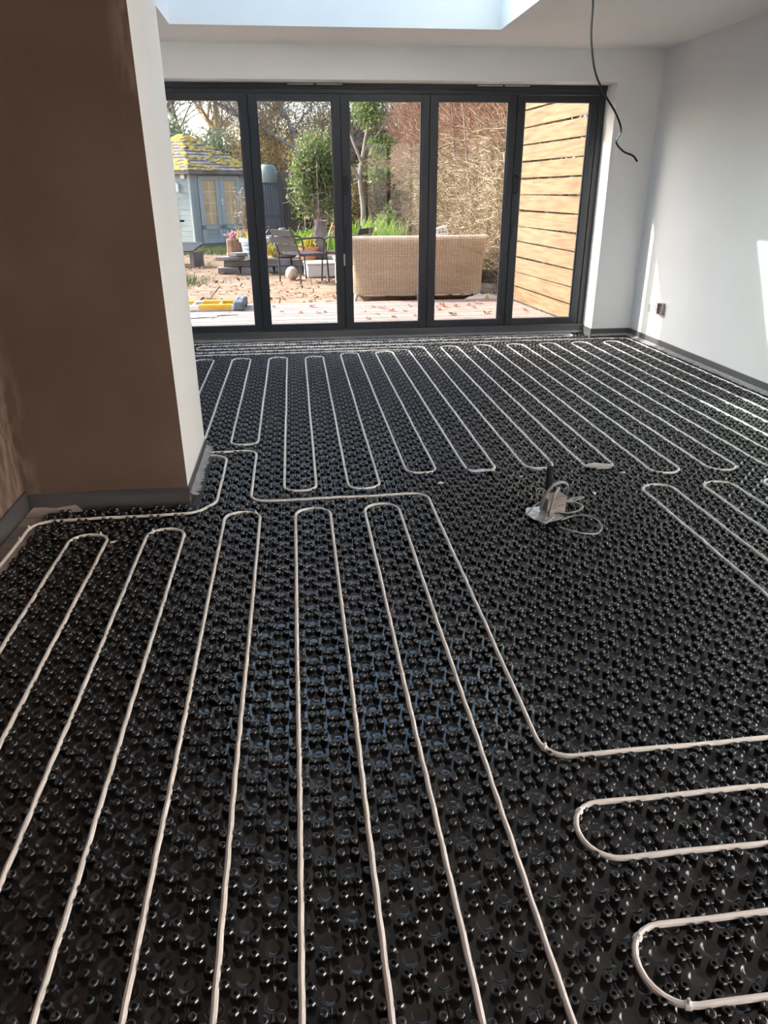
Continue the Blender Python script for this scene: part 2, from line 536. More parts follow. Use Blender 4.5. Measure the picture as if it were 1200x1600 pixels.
o = MB().box(XF - .4, XR + .4, YB - .3, 6.98, -0.20, -0.03).build('floor', 'screed')
tag(o, 'grey screed floor below the black heating mat', 'floor', kind='structure')
b = MB()
b.box(XF - .3, XR + .3, YW, 7.0, DZ, CT)
b.box(DX1, XR + .3, YW, 7.0, -0.03, DZ)
b.box(XF - .3, DX0, YW, 7.0, -0.03, DZ)
o = b.build('wall_far', 'paint_white')
tag(o, 'white plastered garden wall around the wide glazed doors', 'wall', kind='structure')
WY0, WY1, WZ0, WZ1 = -1.35, 2.0, 0.25, 2.18     # unseen window opening added in the right wall to let in light
b = MB()
b.box(XR, XR + .3, WY1, YW, -0.03, CT)
b.box(XR, XR + .3, YB, WY0, -0.03, CT)
b.box(XR, XR + .3, WY0, WY1, WZ1, CT)
b.box(XR, XR + .3, WY0, WY1, -0.03, WZ0)
o = b.build('wall_right', 'paint_wall')
tag(o, 'pale grey painted wall on the right with sun patches', 'wall', kind='structure')
o = MB().box(XN - .3, XN, YB, PY0, -0.03, CZ).build('wall_left', 'brown_plaster')
tag(o, 'brown plaster wall at the left edge beside the insulation board', 'wall', kind='structure')
b = MB()
b.box(XN - .3, PX, PY0, PY1, -0.03, CZ)
b.m = [1 if i == 2 else 0 for i in range(len(b.f))]
o = b.build('wall_partition', ['paint_white', 'brown_plaster'])
tag(o, 'stub wall with dark brown plaster front and white painted end', 'wall', kind='structure')
o = MB().box(XF - .3, XF, PY1, YW, -0.03, CT).build('wall_left_far', 'paint_white')
tag(o, 'white wall hidden behind the brown stub wall', 'wall', kind='structure')
BX0, BX1 = 1.5, 2.9                          # unseen window opening added in the back wall for more light
b = MB()
b.box(XN - .3, BX0, YB - .3, YB, -0.03, CT)
b.box(BX1, XR + .3, YB - .3, YB, -0.03, CT)
b.box(BX0, BX1, YB - .3, YB, WZ1, CT)
b.box(BX0, BX1, YB - .3, YB, -0.03, WZ0)
o = b.build('wall_back', 'brown_plaster')
tag(o, 'brown plaster wall behind the viewer', 'wall', kind='structure')
b = MB()
b.box(XF - .3, XR + .3, SKY1, YW, CZ, CT)
b.box(XF - .3, XR + .3, YB - .3, SKY0, CZ, CT)
b.box(XF - .3, SKX0, SKY0, SKY1, CZ, CT)
b.box(SKX1, XR + .3, SKY0, SKY1, CZ, CT)
o = b.build('ceiling', 'ceiling_paint')
tag(o, 'off-white ceiling with a deep square skylight shaft', 'ceiling', kind='structure')
sk = empty('window_1', ((SKX0 + SKX1) / 2, (SKY0 + SKY1) / 2, CT), label='large flat skylight at the top of the ceiling shaft', cat='skylight', kind='structure')
cx, cyy = (SKX0 + SKX1) / 2, (SKY0 + SKY1) / 2
b = MB()
hx, hy = (SKX1 - SKX0) / 2, (SKY1 - SKY0) / 2
for (x0, x1, y0, y1) in ((-hx - .06, hx + .06, -hy - .06, -hy + .02), (-hx - .06, hx + .06, hy - .02, hy + .06), (-hx - .06, -hx + .02, -hy + .02, hy - .02), (hx - .02, hx + .06, -hy + .02, hy - .02)):
    b.box(x0, x1, y0, y1, 0, .06)
b.build('frame', 'alu_dark', sk)
MB().box(-hx + .02, hx - .02, -hy + .02, hy - .02, .025, .035).build('pane', 'glass_sky', sk)




def fill_window(name, along, a0, a1, c, label):  # windows added out of view to brighten the near part of the room
    root = empty(name, (c, (a0 + a1) / 2, WZ0) if along == 'y' else ((a0 + a1) / 2, c, WZ0), label=label, cat='window', kind='structure')
    L, H = (a1 - a0) / 2, WZ1 - WZ0
    b = MB()
    def bb(u0, u1, d0, d1, z0, z1, m=b):
        m.box(d0, d1, u0, u1, z0, z1) if along == 'y' else m.box(u0, u1, d0, d1, z0, z1)
    bb(-L, L, -.035, .035, 0, .06); bb(-L, L, -.035, .035, H - .06, H)
    for k in range(4):
        q = -L + .03 + (2 * L - .06) * k / 3
        bb(q - .03, q + .03, -.035, .035, .06, H - .06)
    b.build('frame', 'alu_dark', root)
    for k in range(3):
        p = MB()
        q = -L + .03 + (2 * L - .06) * k / 3
        bb(q + .03, q + (2 * L - .06) / 3 - .03, -.005, .005, .06, H - .06, p)
        p.build('pane', 'glass_roof', root)


fill_window('window_fill_side', 'y', WY0, WY1, XR + .2, 'long dark framed window added out of view in the right wall for light')
fill_window('window_fill_rear', 'x', BX0, BX1, YB - .2, 'dark framed window added out of view in the back wall for light')

# grey foam edging with its crumpled film skirt
def foam(name, x0, x1, y0, y1, h, label, skirt=None):
    o = MB().box(x0, x1, y0, y1, -0.028, h, bevel=0.002).build(name, 'foam_grey')
    tag(o, label, 'edge foam', kind='structure')
    if skirt:
        (ax, ay), (bx, by), (nx, ny), wd = skirt
        L = math.hypot(bx - ax, by - ay)
        n = int(L / 0.012)
        V, F = [], []
        rr = random.Random(len(name))
        for i in range(n + 1):
            t = i / n
            px, py = ax + (bx - ax) * t, ay + (by - ay) * t
            w = wd * (0.55 + 0.6 * rr.random())
            V += [(px + nx * .001, py + ny * .001, 0.040 + .004 * rr.random()),
                  (px + nx * w * .4, py + ny * w * .4, 0.028 + .006 * rr.random()),
                  (px + nx * w, py + ny * w, 0.022 + .006 * rr.random())]
        for i in range(n):
            for k in range(2): F.append((3 * i + k, 3 * i + k + 1, 3 * i + k + 4, 3 * i + k + 3))
        m = MB().add(V, F).build('film_skirt', 'film', o)
    return o


foam('baseboard_far', DX0, DX1, 6.804, 6.816, 0.102, 'grey foam edging strip below the glazed doors', ((DX0, 6.804), (DX1, 6.804), (0, -1), .03))
foam('baseboard_pier', DX1, XR - .008, YW - .009, YW, 0.088, 'short grey foam edging strip on the pier right of the doors', ((DX1, YW - .009), (XR - .008, YW - .009), (0, -1), .02))
foam('baseboard_reveal', DX1 - .008, DX1, YW - .009, 6.804, 0.092, 'small grey foam edging in the sunlit door reveal')
foam('baseboard_right', XR - .008, XR, 1.2, YW - .009, 0.088, 'long grey foam edging strip along the right wall', ((XR - .008, 1.2), (XR - .008, YW - .01), (-1, 0), .045))
foam('baseboard_partition', XN + .008, PX + .008, PY0 - .009, PY0, 0.072, 'dark foam edging strip below the brown stub wall')
foam('baseboard_end', PX, PX + .008, PY0, PY1, 0.072, 'grey foam edging on the white end of the stub wall', ((PX + .008, PY0), (PX + .008, PY1), (1, 0), .04))
foam('baseboard_left', XN, XN + .008, -1.0, PY0, 0.085, 'dark foam edging strip on the left wall beside the insulation board')

# ------------------------------------------------------------------ five-leaf glazed door
door = empty('door_1', ((DX0 + DX1) / 2, 6.822, 0.0), label='wide dark grey folding door of five glazed leaves', cat='door', kind='structure')
D0 = (DX0 + DX1) / 2
FY0, FY1 = 0.0, 0.070                     # frame depth, relative to 6.822


def dbox(name, x0, x1, y0, y1, z0, z1, m='alu_dark', parent=door, bevel=0.0025):
    return MB().box(x0 - D0, x1 - D0, y0, y1, z0, z1, bevel=bevel).build(name, m, parent)


dbox('frame_head', DX0, DX1, FY0, FY1, 2.017, DZ)
dbox('frame_jamb', DX0, -1.030, FY0, FY1, 0.075, 2.017)
dbox('frame_jamb', 2.729, DX1, FY0, FY1, 0.075, 2.017)
dbox('threshold', DX0, DX1, -0.004, FY1 + .02, 0.045, 0.104)
hd = dbox('head_bead', DX0, DX1, -0.012, 0.0, 2.05, DZ)
for x in (0.05, 1.63):
    v = dbox('vent', x, x + .50, -0.016, -0.011, 2.066, 2.088, 'alu_black')
    for k in range(2):
        dbox('vent_grille', x + .02 + k * .235, x + .235 + k * .235, -0.019, -0.015, 2.076, 2.086, 'alu_silver', v, 0.001)
LX = [-1.027, -0.262, 0.4975, 1.255, 2.009, 2.727]
SW, LZ0, LZ1 = 0.065, 0.107, 2.014
for i in range(5):
    x0, x1 = LX[i] + .0025, LX[i + 1] - .0025
    b = MB()
    y0, y1 = 0.008, 0.063
    b.box(x0 - D0, x0 - D0 + SW, y0, y1, LZ0, LZ1, bevel=.002)
    b.box(x1 - D0 - SW, x1 - D0, y0, y1, LZ0, LZ1, bevel=.002)
    b.box(x0 - D0 + SW, x1 - D0 - SW, y0 + .001, y1 - .001, LZ1 - .052, LZ1)
    b.box(x0 - D0 + SW, x1 - D0 - SW, y0 + .001, y1 - .001, LZ0, LZ0 + .055)
    # glazing bead, a step inward
    g = .010
    b.box(x0 - D0 + SW, x0 - D0 + SW + g, y0 + .014, y1 - .02, LZ0 + .055, LZ1 - .052)
    b.box(x1 - D0 - SW - g, x1 - D0 - SW, y0 + .014, y1 - .02, LZ0 + .055, LZ1 - .052)
    leaf = b.build('leaf', 'alu_dark', door)
    dbox('pane', x0 + SW - .002, x1 - SW + .002, .030, .036, LZ0 + .05, LZ1 - .048, 'glass_door', leaf, 0)
    if i in (2, 4):
        hx0 = x0 + .018 - D0
        b = MB()
        b.tube([(hx0, y0, 1.40), (hx0, y0 - .035, 1.395), (hx0 + .012, y0 - .038, 1.39), (hx0 + .026, y0 - .038, 1.375),
                (hx0 + .026, y0 - .038, 1.275), (hx0 + .012, y0 - .038, 1.262), (hx0, y0 - .035, 1.258), (hx0, y0, 1.255)], .006, 6)
        b.box(hx0 - .010, hx0 + .004, y0 - .006, y0 + .001, 1.245, 1.41)
        b.build('handle', 'alu_black', leaf, True)
        MB().box(hx0 - .004, hx0 + .012, y0 - .007, y0 + .001, 0.87, 1.01, bevel=.002).build('lock', 'alu_black', leaf)
        MB().box(hx0 - .026, hx0 - .012, y0 - .012, y0 + .001, 0.67, 0.77, bevel=.002).build('hinge', 'alu_silver' if i == 2 else 'alu_black', leaf)
        MB().box(x0 - D0 - .02, x0 - D0 + .015, .024, .036, LZ0, LZ1).build('seam_light_stop', 'alu_black', leaf)  # added black strip, blocks daylight leaking through the leaf seam
        for hz in (1.90, .17):
            MB().box(hx0 - .024, hx0 - .010, y0 - .012, y0 + .001, hz - .04, hz + .05, bevel=.002).build('hinge', 'alu_black', leaf)
    if i in (1, 3):
        MB().box(x0 - D0 - .02, x0 - D0 + .015, .024, .036, LZ0, LZ1).build('seam_light_stop', 'alu_black', leaf)  # same added strip, keeps this seam from showing bright
    if i == 0:
        b = MB()
        hx0 = x0 + .035 - D0
        b.box(hx0 - .015, hx0 + .015, y0 - .008, y0 + .001, .92, 1.14)
        b.tube([(hx0, y0, 1.06), (hx0, y0 - .055, 1.06)], .009, 8)
        b.tube([(hx0, y0 - .05, 1.06), (hx0 + .125, y0 - .052, 1.058)], .009, 8)
        b.build('lever_handle', 'alu_black', leaf, True)

# ------------------------------------------------------------------ castellated heating mat
PIT, YO = 0.05, 0.011                     # cell pitch, phase of the rows


def GX(i): return i * PIT
def GY(j): return j * PIT + YO


mat_root = empty('heating_mat', (1.0, 3.0, 0.0), label='black plastic underfloor heating mat covered in round studs', cat='floor mat')
cells = []
for j in range(-6, 137):
    for i in range(-31, 63):
        x, y = GX(i), GY(j)
        if y > 6.77 or (x > 2.78 and y > 6.555): continue
        if y < PY0 + .02:
            if x < XN + .12: continue
            if y > PY0 - .04: 
                if x < PX + .03: continue
        elif y < PY1 + .03:
            if x < PX + .035: continue
        cells.append((i, j, x, y))
cells = np.array(cells)
par = (cells[:, 0] + cells[:, 1]).astype(int) % 2
cl = cells[par == 0][:, 2:4]
ds = cells[par == 1][:, 2:4]
h = PIT / 2
# flat cells under the stud clusters
tv = np.array([[-h, -h, 0], [h, -h, 0], [h, h, 0], [-h, h, 0.]])
V1, F1 = stamp(tv, [np.array([[0, 1, 2, 3]])], np.c_[cl, np.zeros(len(cl))])
# cells with a round dish
S = 12
ang = 2 * math.pi * (np.arange(S) + 0.5) / S
cs = np.c_[np.cos(ang), np.sin(ang)]
sq = cs / np.max(np.abs(cs), axis=1, keepdims=True) * h
r1, r2 = 0.0165, 0.0145
tv = np.concatenate([np.c_[sq, np.zeros(S)], np.c_[cs * (r1 + .0025), np.full(S, .0003)], np.c_[cs * r1, np.full(S, .0003)], np.c_[cs * r2, np.full(S, -.0030)],
                     np.c_[cs * r2 * .5, np.full(S, -.0022)], [[0, 0, -.0018]]])
q = []
for ring in range(4):
    for k in range(S):
        l = (k + 1) % S
        q.append([ring * S + k, ring * S + l, (ring + 1) * S + l, (ring + 1) * S + k])
t3 = [[4 * S + k, 4 * S + (k + 1) % S, 5 * S] for k in range(S)]
corner = []
V2, F2 = stamp(tv, [np.array(q), np.array(t3)], np.c_[ds, np.zeros(len(ds))])
# crumple each dish a little differently
nd = len(ds)
V2 = V2.reshape(nd, -1, 3)
bend = RNG.normal(size=(nd, 2)) * 0.09
inner = V2[:, 4 * S:, :2] - ds[:, None, :]
V2[:, 4 * S:, 2] += (inner * bend[:, None, :]).sum(-1) + RNG.normal(size=(nd, 1)) * 0.0009
V2 = V2.reshape(-1, 3)
# close the corners of the square (the ring only touches side points)
kc = np.array([[-h, -h, 0], [h, -h, 0], [h, h, 0], [-h, h, 0.]])
tvc, tfc = [], []
for a in range(4):
    qa = math.atan2(kc[a, 1], kc[a, 0])
    d = np.abs((ang - qa + math.pi) % (2 * math.pi) - math.pi)
    k0, k1 = np.argsort(d)[:2]
    tvc += [kc[a], [*sq[k0], 0], [*sq[k1], 0]]
    tfc.append([3 * a, 3 * a + 1, 3 * a + 2])
V3, F3 = stamp(np.array(tvc), [np.array(tfc)], np.c_[ds, np.zeros(nd)])
off0 = np.array([1.0, 3.0, 0.0])
VV = np.concatenate([V1, V2, V3]) - off0
n1, n2 = len(V1), len(V1) + len(V2)
np_mesh('base_sheet', VV, [F1[0], F2[0] + n1, F2[1] + n1, F3[0] + n2], 'mat_black', mat_root)

# studs
SO = 0.0147


def stud_template(sides, rings, phase=0.5):
    a = 2 * math.pi * (np.arange(sides) + phase) / sides
    c = np.c_[np.cos(a), np.sin(a)]
    V = np.concatenate([np.c_[c * r, np.full(sides, z)] for r, z in rings[:-1]] + [[[0, 0, rings[-1][1]]]])
    n = len(rings) - 1
    q = [[r * sides + k, r * sides + (k + 1) % sides, (r + 1) * sides + (k + 1) % sides, (r + 1) * sides + k] for r in range(n - 1) for k in range(sides)]
    t = [[(n - 1) * sides + k, (n - 1) * sides + (k + 1) % sides, n * sides] for k in range(sides)]
    return V, [np.array(q), np.array(t)]


NEAR = stud_template(8, [(.0099, 0), (.0102, .0098), (.0094, .0135), (.0074, .0156), (.0042, .0156), (0, .0070)])
FAR = stud_template(6, [(.0099, 0), (.0102, .0115), (.0074, .0156), (.0044, .0156), (0, .0075)])
offs = np.array([[-SO, -SO], [SO, -SO], [-SO, SO], [SO, SO]])
sp = (cl[:, None, :] + offs[None]).reshape(-1, 2)
sp = np.c_[sp, np.zeros(len(sp))]
Rm = np.array([list(RX), list(UY), list(FWD)])


def to_px(P):
    q = (P - np.array([CAM_X, 0, CAM_H])) @ Rm.T
    return 600 + F_PX * q[:, 0] / q[:, 2], 800 - F_PX * q[:, 1] / q[:, 2], q[:, 2]


u, v, zc = to_px(sp)
vis = (u > 6) & (u < 1194) & (v > 6) & (v < 1590) & (zc > 0)
order = np.argsort(np.where(vis, zc, 1e9))[:300]
single = np.zeros(len(sp), bool)
single[order] = True
me_near = bpy.data.meshes.new('stud')
me_near.from_pydata(NEAR[0].tolist(), [], NEAR[1][0].tolist() + NEAR[1][1].tolist())
me_near.materials.append(MAT['stud_black'])
for k in order:
    o = bpy.data.objects.new('stud', me_near)
    COL.objects.link(o)
    o.parent = mat_root
    o.location = sp[k] - off0
rest = sp[~single]
nearm = rest[:, 1] < 2.5
Va, Fa = stamp(NEAR[0], NEAR[1], rest[nearm] - off0)
Vb, Fb = stamp(FAR[0], FAR[1], rest[~nearm] - off0)
o = np_mesh('stud_field', np.concatenate([Va, Vb]), [Fa[0], Fa[1], Fb[0] + len(Va), Fb[1] + len(Va)], 'stud_black', mat_root)
o['kind'] = 'stuff'
# moulded ribs: a long one along the room through each cluster, a short one across
rw, rh = 0.0036, 0.0032
ry = 0.0325
tv = np.array([[-rw, -ry, 0], [rw, -ry, 0], [rw, ry, 0], [-rw, ry, 0], [-rw * .8, -ry + .003, rh], [rw * .8, -ry + .003, rh], [rw * .8, ry - .003, rh], [-rw * .8, ry - .003, rh]])
tq = np.array([[4, 5, 6, 7], [0, 1, 5, 4], [1, 2, 6, 5], [2, 3, 7, 6], [3, 0, 4, 7]])
tv2 = tv[:, [1, 0, 2]] * np.array([0.80, 0.35, 2.2])
Va, Fa = stamp(tv, [tq], np.c_[cl, np.zeros(len(cl))] - off0)
pos2 = np.concatenate([np.c_[cl + [0, -SO], np.zeros(len(cl))], np.c_[cl + [0, SO], np.zeros(len(cl))]]) - off0
Vb, Fb = stamp(tv2, [tq[:, ::-1]], pos2)
o = np_mesh('rib_field', np.concatenate([Va, Vb]), [Fa[0], Fb[0] + len(Va)], 'mat_black', mat_root)
o['kind'] = 'stuff'

# insulation board showing beside the mat
ib = MB()
ib.box(XN + .01, XN + .24, 1.6, PY0 - .03, -0.028, -0.003, bevel=.002)
ib.add([(XN + .012, PY0 - .03, -.004), (XN + .24, PY0 - .03, -.004), (XN + .20, PY0 - .004, .018), (XN + .10, PY0 - .006, .004), (XN + .03, PY0 - .004, .012)], [(0, 1, 2, 3, 4)])
o = ib.build('insulation_board', 'insulation')
tag(o, 'pinkish grey insulation board strip with ruled lines in the left corner', 'insulation board')
b = MB()
for k in range(14):
    y = 1.7 + k * .1
    b.box(XN + .012, XN + .235, y, y + .0035, -0.0032, -0.0025)
b.build('ruled_line', 'ink', o)


# ------------------------------------------------------------------ pipes
PZ, PR = 0.0112, 0.0063


def fillet(P, r=1.3, step=6):
    """P: grid points; returns world polyline with rounded corners"""
    P = [Vector((a, c)) for a, c in P]
    out = [P[0]]
    for i in range(1, len(P) - 1):
        a, c, d = P[i - 1], P[i], P[i + 1]
        u1, u2 = (a - c), (d - c)
        l1, l2 = u1.length, u2.length
        u1.normalize(); u2.normalize()
        th = math.acos(max(-1, min(1, u1.dot(u2))))
        if th > 3.1:
            out.append(c); continue
        tl = min(r / math.tan(th / 2), l1 * .5, l2 * .5)
        rr = tl * math.tan(th / 2)
        s, e = c + u1 * tl, c + u2 * tl
        cen = c + (u1 + u2).normalized() * (rr / math.sin(th / 2))
        a0 = math.atan2(s.y - cen.y, s.x - cen.x)
        a1 = math.atan2(e.y - cen.y, e.x - cen.x)
        da = (a1 - a0 + math.pi) % (2 * math.pi) - math.pi
        for k in range(step + 1):
            t = a0 + da * k / step
            out.append(cen + Vector((math.cos(t), math.sin(t))) * rr)
    out.append(P[-1])
    return out


def pipe_pts(P, r=1.3, seed=0):
    rr = random.Random(seed)
    f = fillet(P, r)
    W = []
    ph = rr.random() * 6
    for a, c in zip(f[:-1], f[1:]):
        n = max(1, int((c - a).length / 0.5))
        t = (c - a).normalized() if (c - a).length > 1e-6 else Vector((1, 0))
        for k in range(n):
            p = a.lerp(c, k / n)
            L = (c - a).length
            env = min(1.0, 2.0 * min(k, n - k) / max(n, 1)) if L > 2 else 0
            w = env * (0.016 * math.sin((p.x + p.y) * math.pi + ph) + 0.022 * math.sin((p.x + p.y) * .23 + ph * 2))
            W.append(Vector((GX(p.x - t.y * w), GY(p.y + t.x * w), PZ + 0.0012 * math.sin((p.x + p.y) * .9 + ph))))
    p = f[-1]
    W.append(Vector((GX(p.x), GY(p.y), PZ)))
    return W


def pipe(P, label, seed, r=1.3, ties=(), clips=()):
    W = pipe_pts(P, r, seed)
    base = Vector((W[0].x, W[0].y, 0))
    root = empty('heating_pipe', base, label=label, cat='pipe', group='white heating pipes in the mat')
    MB().tube([p - base for p in W], PR, 8).build('pipe_run', 'pipe_white', root, True)
    def ring(gx, gy, m, nm, rad, L):
        q = Vector((GX(gx), GY(gy), PZ))
        k = min(range(1, len(W) - 1), key=lambda i: (W[i] - q).length)
        t = (W[k + 1] - W[k - 1]).normalized()
        c = W[k] - base
        b = MB()
        b.tube([c - t * L, c - t * L * .7, c + t * L * .7, c + t * L], [rad * .93, rad, rad, rad * .93], 8)
        if nm == 'cable_tie':
            b.tube([c + Vector((0, 0, rad * .7)), c + Vector((-t.y * .003, t.x * .003, rad + .006))], [.0042, .0028], 6)
        b.build(nm, m, root, True)
    for g in ties: ring(g[0], g[1], 'tie_white', 'cable_tie', PR * 1.32, .006)
    for g in clips: ring(g[0], g[1], 'clip_black', 'pipe_clip', PR * 1.18, .004)
    return root


# supply run crossing the room, then the short loops on the right
pipe([(-14, 74.4), (-4, 74.4), (-4, 60.2), (12, 60.2), (12, 26), (52, 26), (52, 23), (12, 23), (12, 20), (52, 20), (52, 17), (12, 17), (12, 14), (52, 14)],
     'white pipe crossing mid-floor then turning right into short loops', 1, 1.45,
     ties=((12.3, 26.9), (12.3, 22.8), (12.3, 16.8), (13, 14.3)), clips=())
# long near loops
cols = [-18, -15, -12, -9, -6, -3, 0, 3, 6, 9]
tops = {-18: 55, -12: 55.3, -6: 58, 0: 58, 6: 58.2}
P = [(-18, -4)]
for k in range(0, 10, 2):
    t = tops[cols[k]]
    if k: P.append((cols[k], -4))
    P += [(cols[k], t), (cols[k + 1], t), (cols[k + 1], -4)]
pipe(P, 'white pipe in five long loops nearest the viewer', 2, 1.45, ties=((-15.6, 54.9), (-11.7, 55), (-9, 53.6), (-3.1, 57.7)))
# run round the stub wall
pipe([(-22, 30), (-22, 54.2), (-22, 58.3), (-8.6, 58.3), (-7, 60.6), (-7, 73.4), (-14, 73.4)], 'white pipe hugging the brown stub wall', 3, 1.9,
     ties=((-22, 57), (-22, 54.6)), clips=((-9.1, 73.4),))
# far left serpentine
pipe([(-30, 125.2), (20, 125.2), (20, 65), (17, 65), (17, 123.9), (14, 123.9), (14, 65.3), (11, 65.3), (11, 123.6), (8, 123.6), (8, 62), (5, 62), (5, 121.6), (2, 121.6), (2, 62.2), (-1, 62.2),
      (-1, 121.8), (-4, 121.8), (-4, 76.4), (-7, 76.4), (-7, 121.8), (-10, 121.8), (-10, 77), (-13, 77), (-13, 121.9), (-16, 121.9), (-16, 80)],
     'white pipe serpentine in front of the left door leaves', 4, 1.3, clips=((17.2, 65.6), (-1, 68.5), (8, 100), (5, 68)))
# far right serpentine, ending along the doors
pipe([(-30, 127.4), (23, 127.4), (23, 65), (26, 65), (26, 127.2), (29, 127.2), (29, 64.2), (32, 64.2), (32, 127.2), (35, 127.2), (35, 62.2), (38, 62.2), (38, 127.2), (41, 127.2), (41, 62.2), (44, 62.2),
      (44, 127.2), (47, 127.2), (47, 62), (50, 62), (50, 127.2), (53, 127.2), (53, 62), (56, 62), (56, 127.2), (59, 127.2), (59, 62), (62, 62), (62, 130), (-17, 130), (-17, 133), (53, 133), (53, 135.2), (-18, 135.2), (-20, 133)],
     'white pipe serpentine in front of the right wall and door threshold', 5, 1.3, clips=((23, 66.7), (26, 66.6), (29, 66), (32, 65.6), (38, 63.2), (44, 63.2), (56, 80), (38, 95)))
# near right loops
pipe([(59, 29), (32, 29), (32, 59.4), (35, 59.4), (35, 32), (38, 32), (38, 59.4), (41, 59.4), (41, 32), (44, 32), (44, 59.4), (47, 59.4), (47, 32), (50, 32), (50, 59.4), (53, 59.4), (53, 32), (56, 32), (56, 59.4), (59, 59.4), (59, 32), (61, 32)], 'white pipe whose loops leave the frame at the right edge', 6, 1.45, ties=((32.2, 59.2), (38.2, 59.1)), clips=((32, 55.5),))


# ------------------------------------------------------------------ small things on the mat
def scrap(name, cx, cy, rx, ry, z, m, label, cat, seed, n=11, rot=0.0):
    rr = random.Random(seed)
    b = MB()
    V = [(0, 0, .004)]
    for k in range(n):
        a = 2 * math.pi * k / n
        q = .75 + .5 * rr.random()
        x, y = math.cos(a) * rx * q, math.sin(a) * ry * q
        V.append((x * math.cos(rot) - y * math.sin(rot), x * math.sin(rot) + y * math.cos(rot), (rr.random() - .5) * .006))
    V2 = [(x, y, z_ - .0008) for x, y, z_ in V]
    F = [(0, 1 + k, 1 + (k + 1) % n) for k in range(n)] + [(n + 1, n + 2 + (k + 1) % n, n + 2 + k) for k in range(n)]
    F += [(1 + k, n + 2 + k, n + 2 + (k + 1) % n, 1 + (k + 1) % n) for k in range(n)]
    b.add(V + V2, F)
    o = b.build(name, m)
    o.location = (cx, cy, z)
    return tag(o, label, cat)


scrap('tape_patch', GX(18.5), GY(64.7), .062, .022, .0235, 'foil', 'silvery tape patch under the pipe bend left of the black conduit', 'tape', 3)
scrap('tape_patch', GX(30.3), GY(64.4), .085, .035, .0235, 'foil', 'silvery tape patch under the pipe bend right of the black conduit', 'tape', 4)

# conduit, back box and coiled cable in the middle of the floor
CX, CY = 1.085, 2.76
b = MB()
b.lathe([(.016, 0), (.016, .196), (.0125, .196), (.0125, .03)], 14, cap=False)
o = b.build('conduit', 'cable_black', None, True)
o.location = (CX + .012, CY + .035, 0.002)
tag(o, 'black plastic conduit standing upright out of the mat', 'conduit')
f1 = scrap('foil_patch', CX - .035, CY - .075, .095, .075, .024, 'foil', 'crumpled foil patch around the foot of the black conduit', 'foil', 8, 13, -.5)
b = MB()
b.obox((CX - .035, CY - .03, .0305), (.065, -.01, .012), (.008, .025, .004), (0, 0, .001))
o = b.build('foil_flap', 'foil', None)
tag(o, 'bent foil flap sticking up left of the cable coil', 'foil')
bx = empty('junction_box', (CX + .015, CY - .03, .021), .18, label='small pinkish grey junction box inside the cable coil', cat='junction box')
b = MB()
b.box(-.045, .045, -.03, .03, .0, .066, bevel=.003)
b.build('body', 'box_pink', bx)
MB().box(-.048, .048, -.033, .033, .066, .072, bevel=.002).build('lid', 'box_pink', bx)
b = MB()
for k, (x, w) in enumerate(((.012, .010), (.025, .006), (.034, .005))):
    b.box(x - w / 2, x + w / 2, -.0308, -.0299, .030, .038)
b.build('print', 'ink', bx)


def catmull(P, n=10):
    P = [Vector(p) for p in P]
    Q = [P[0] * 2 - P[1]] + P + [P[-1] * 2 - P[-2]]
    out = []
    for i in range(1, len(Q) - 2):
        p0, p1, p2, p3 = Q[i - 1:i + 3]
        for k in range(n):
            t = k / n
            out.append(.5 * ((2 * p1) + (p2 - p0) * t + (2 * p0 - 5 * p1 + 4 * p2 - p3) * t * t + (3 * p1 - p0 - 3 * p2 + p3) * t ** 3))
    out.append(P[-1])
    return out


def ray_at(u, v, y):
    d = RX * ((u - 600) / F_PX) + UY * (-(v - 800) / F_PX) + FWD
    t = y / d.y
    return Vector((CAM_X, 0, CAM_H)) + d * t


ck = empty('coiled_cable', (CX, CY - .08, .02), label='grey flat cable coiled in loops beside the black conduit', cat='cable')
base = Vector((CX, CY - .08, .02))
tall = [(847, 812, 2.73), (845, 795, 2.71), (852, 775, 2.69), (865, 758, 2.69), (880, 753, 2.71), (888, 760, 2.74), (884, 775, 2.77), (872, 795, 2.78), (858, 815, 2.70),
        (845, 812, 2.66), (843, 826, 2.62), (850, 842, 2.60), (862, 834, 2.66), (858, 806, 2.66), (866, 776, 2.67), (874, 762, 2.70), (868, 776, 2.74), (856, 805, 2.68), (848, 830, 2.62), (851, 845, 2.60)]
Pp = []
for u_, v_, y_ in tall:
    q = ray_at(u_, v_, y_)
    q.z = max(q.z, .028)
    Pp.append(q - base)
MB().tube(catmull(Pp, 8), .0058, 8, flat=.6).build('loop', 'cable_grey', ck, True)
low = [(855, 800, 2.72), (868, 812, 2.70), (885, 820, 2.68), (902, 820, 2.70), (908, 812, 2.74), (900, 800, 2.78), (885, 790, 2.80), (895, 784, 2.83), (910, 787, 2.84), (905, 791, 2.82), (888, 792, 2.80)]
Pp = [max((q := ray_at(u_, v_, y_)).z, .03) and Vector((q.x, q.y, max(q.z, .03))) - base for u_, v_, y_ in low]
MB().tube(catmull(Pp, 8), .0052, 8, flat=.6).build('loop', 'cable_grey', ck, True)
big = []
for k in range(15):
    a = math.radians(-170 + k * 21)
    big.append(Vector((CX + .07 + .09 * math.cos(a), CY - .20 + .085 * math.sin(a), .030 + .008 * math.sin(a * 2))) - base)
MB().tube(catmull(big, 6), .0040, 8, flat=.7).build('loop', 'cable_grey', ck, True)
left = [(845, 795, 2.74), (838, 775, 2.74), (840, 764, 2.75), (850, 765, 2.76), (856, 780, 2.76), (846, 784, 2.73), (835, 790, 2.71), (826, 800, 2.70), (822, 807, 2.69)]
Pp = []
for u_, v_, y_ in left:
    q = ray_at(u_, v_, y_)
    Pp.append(Vector((q.x, q.y, max(q.z, .029))) - base)
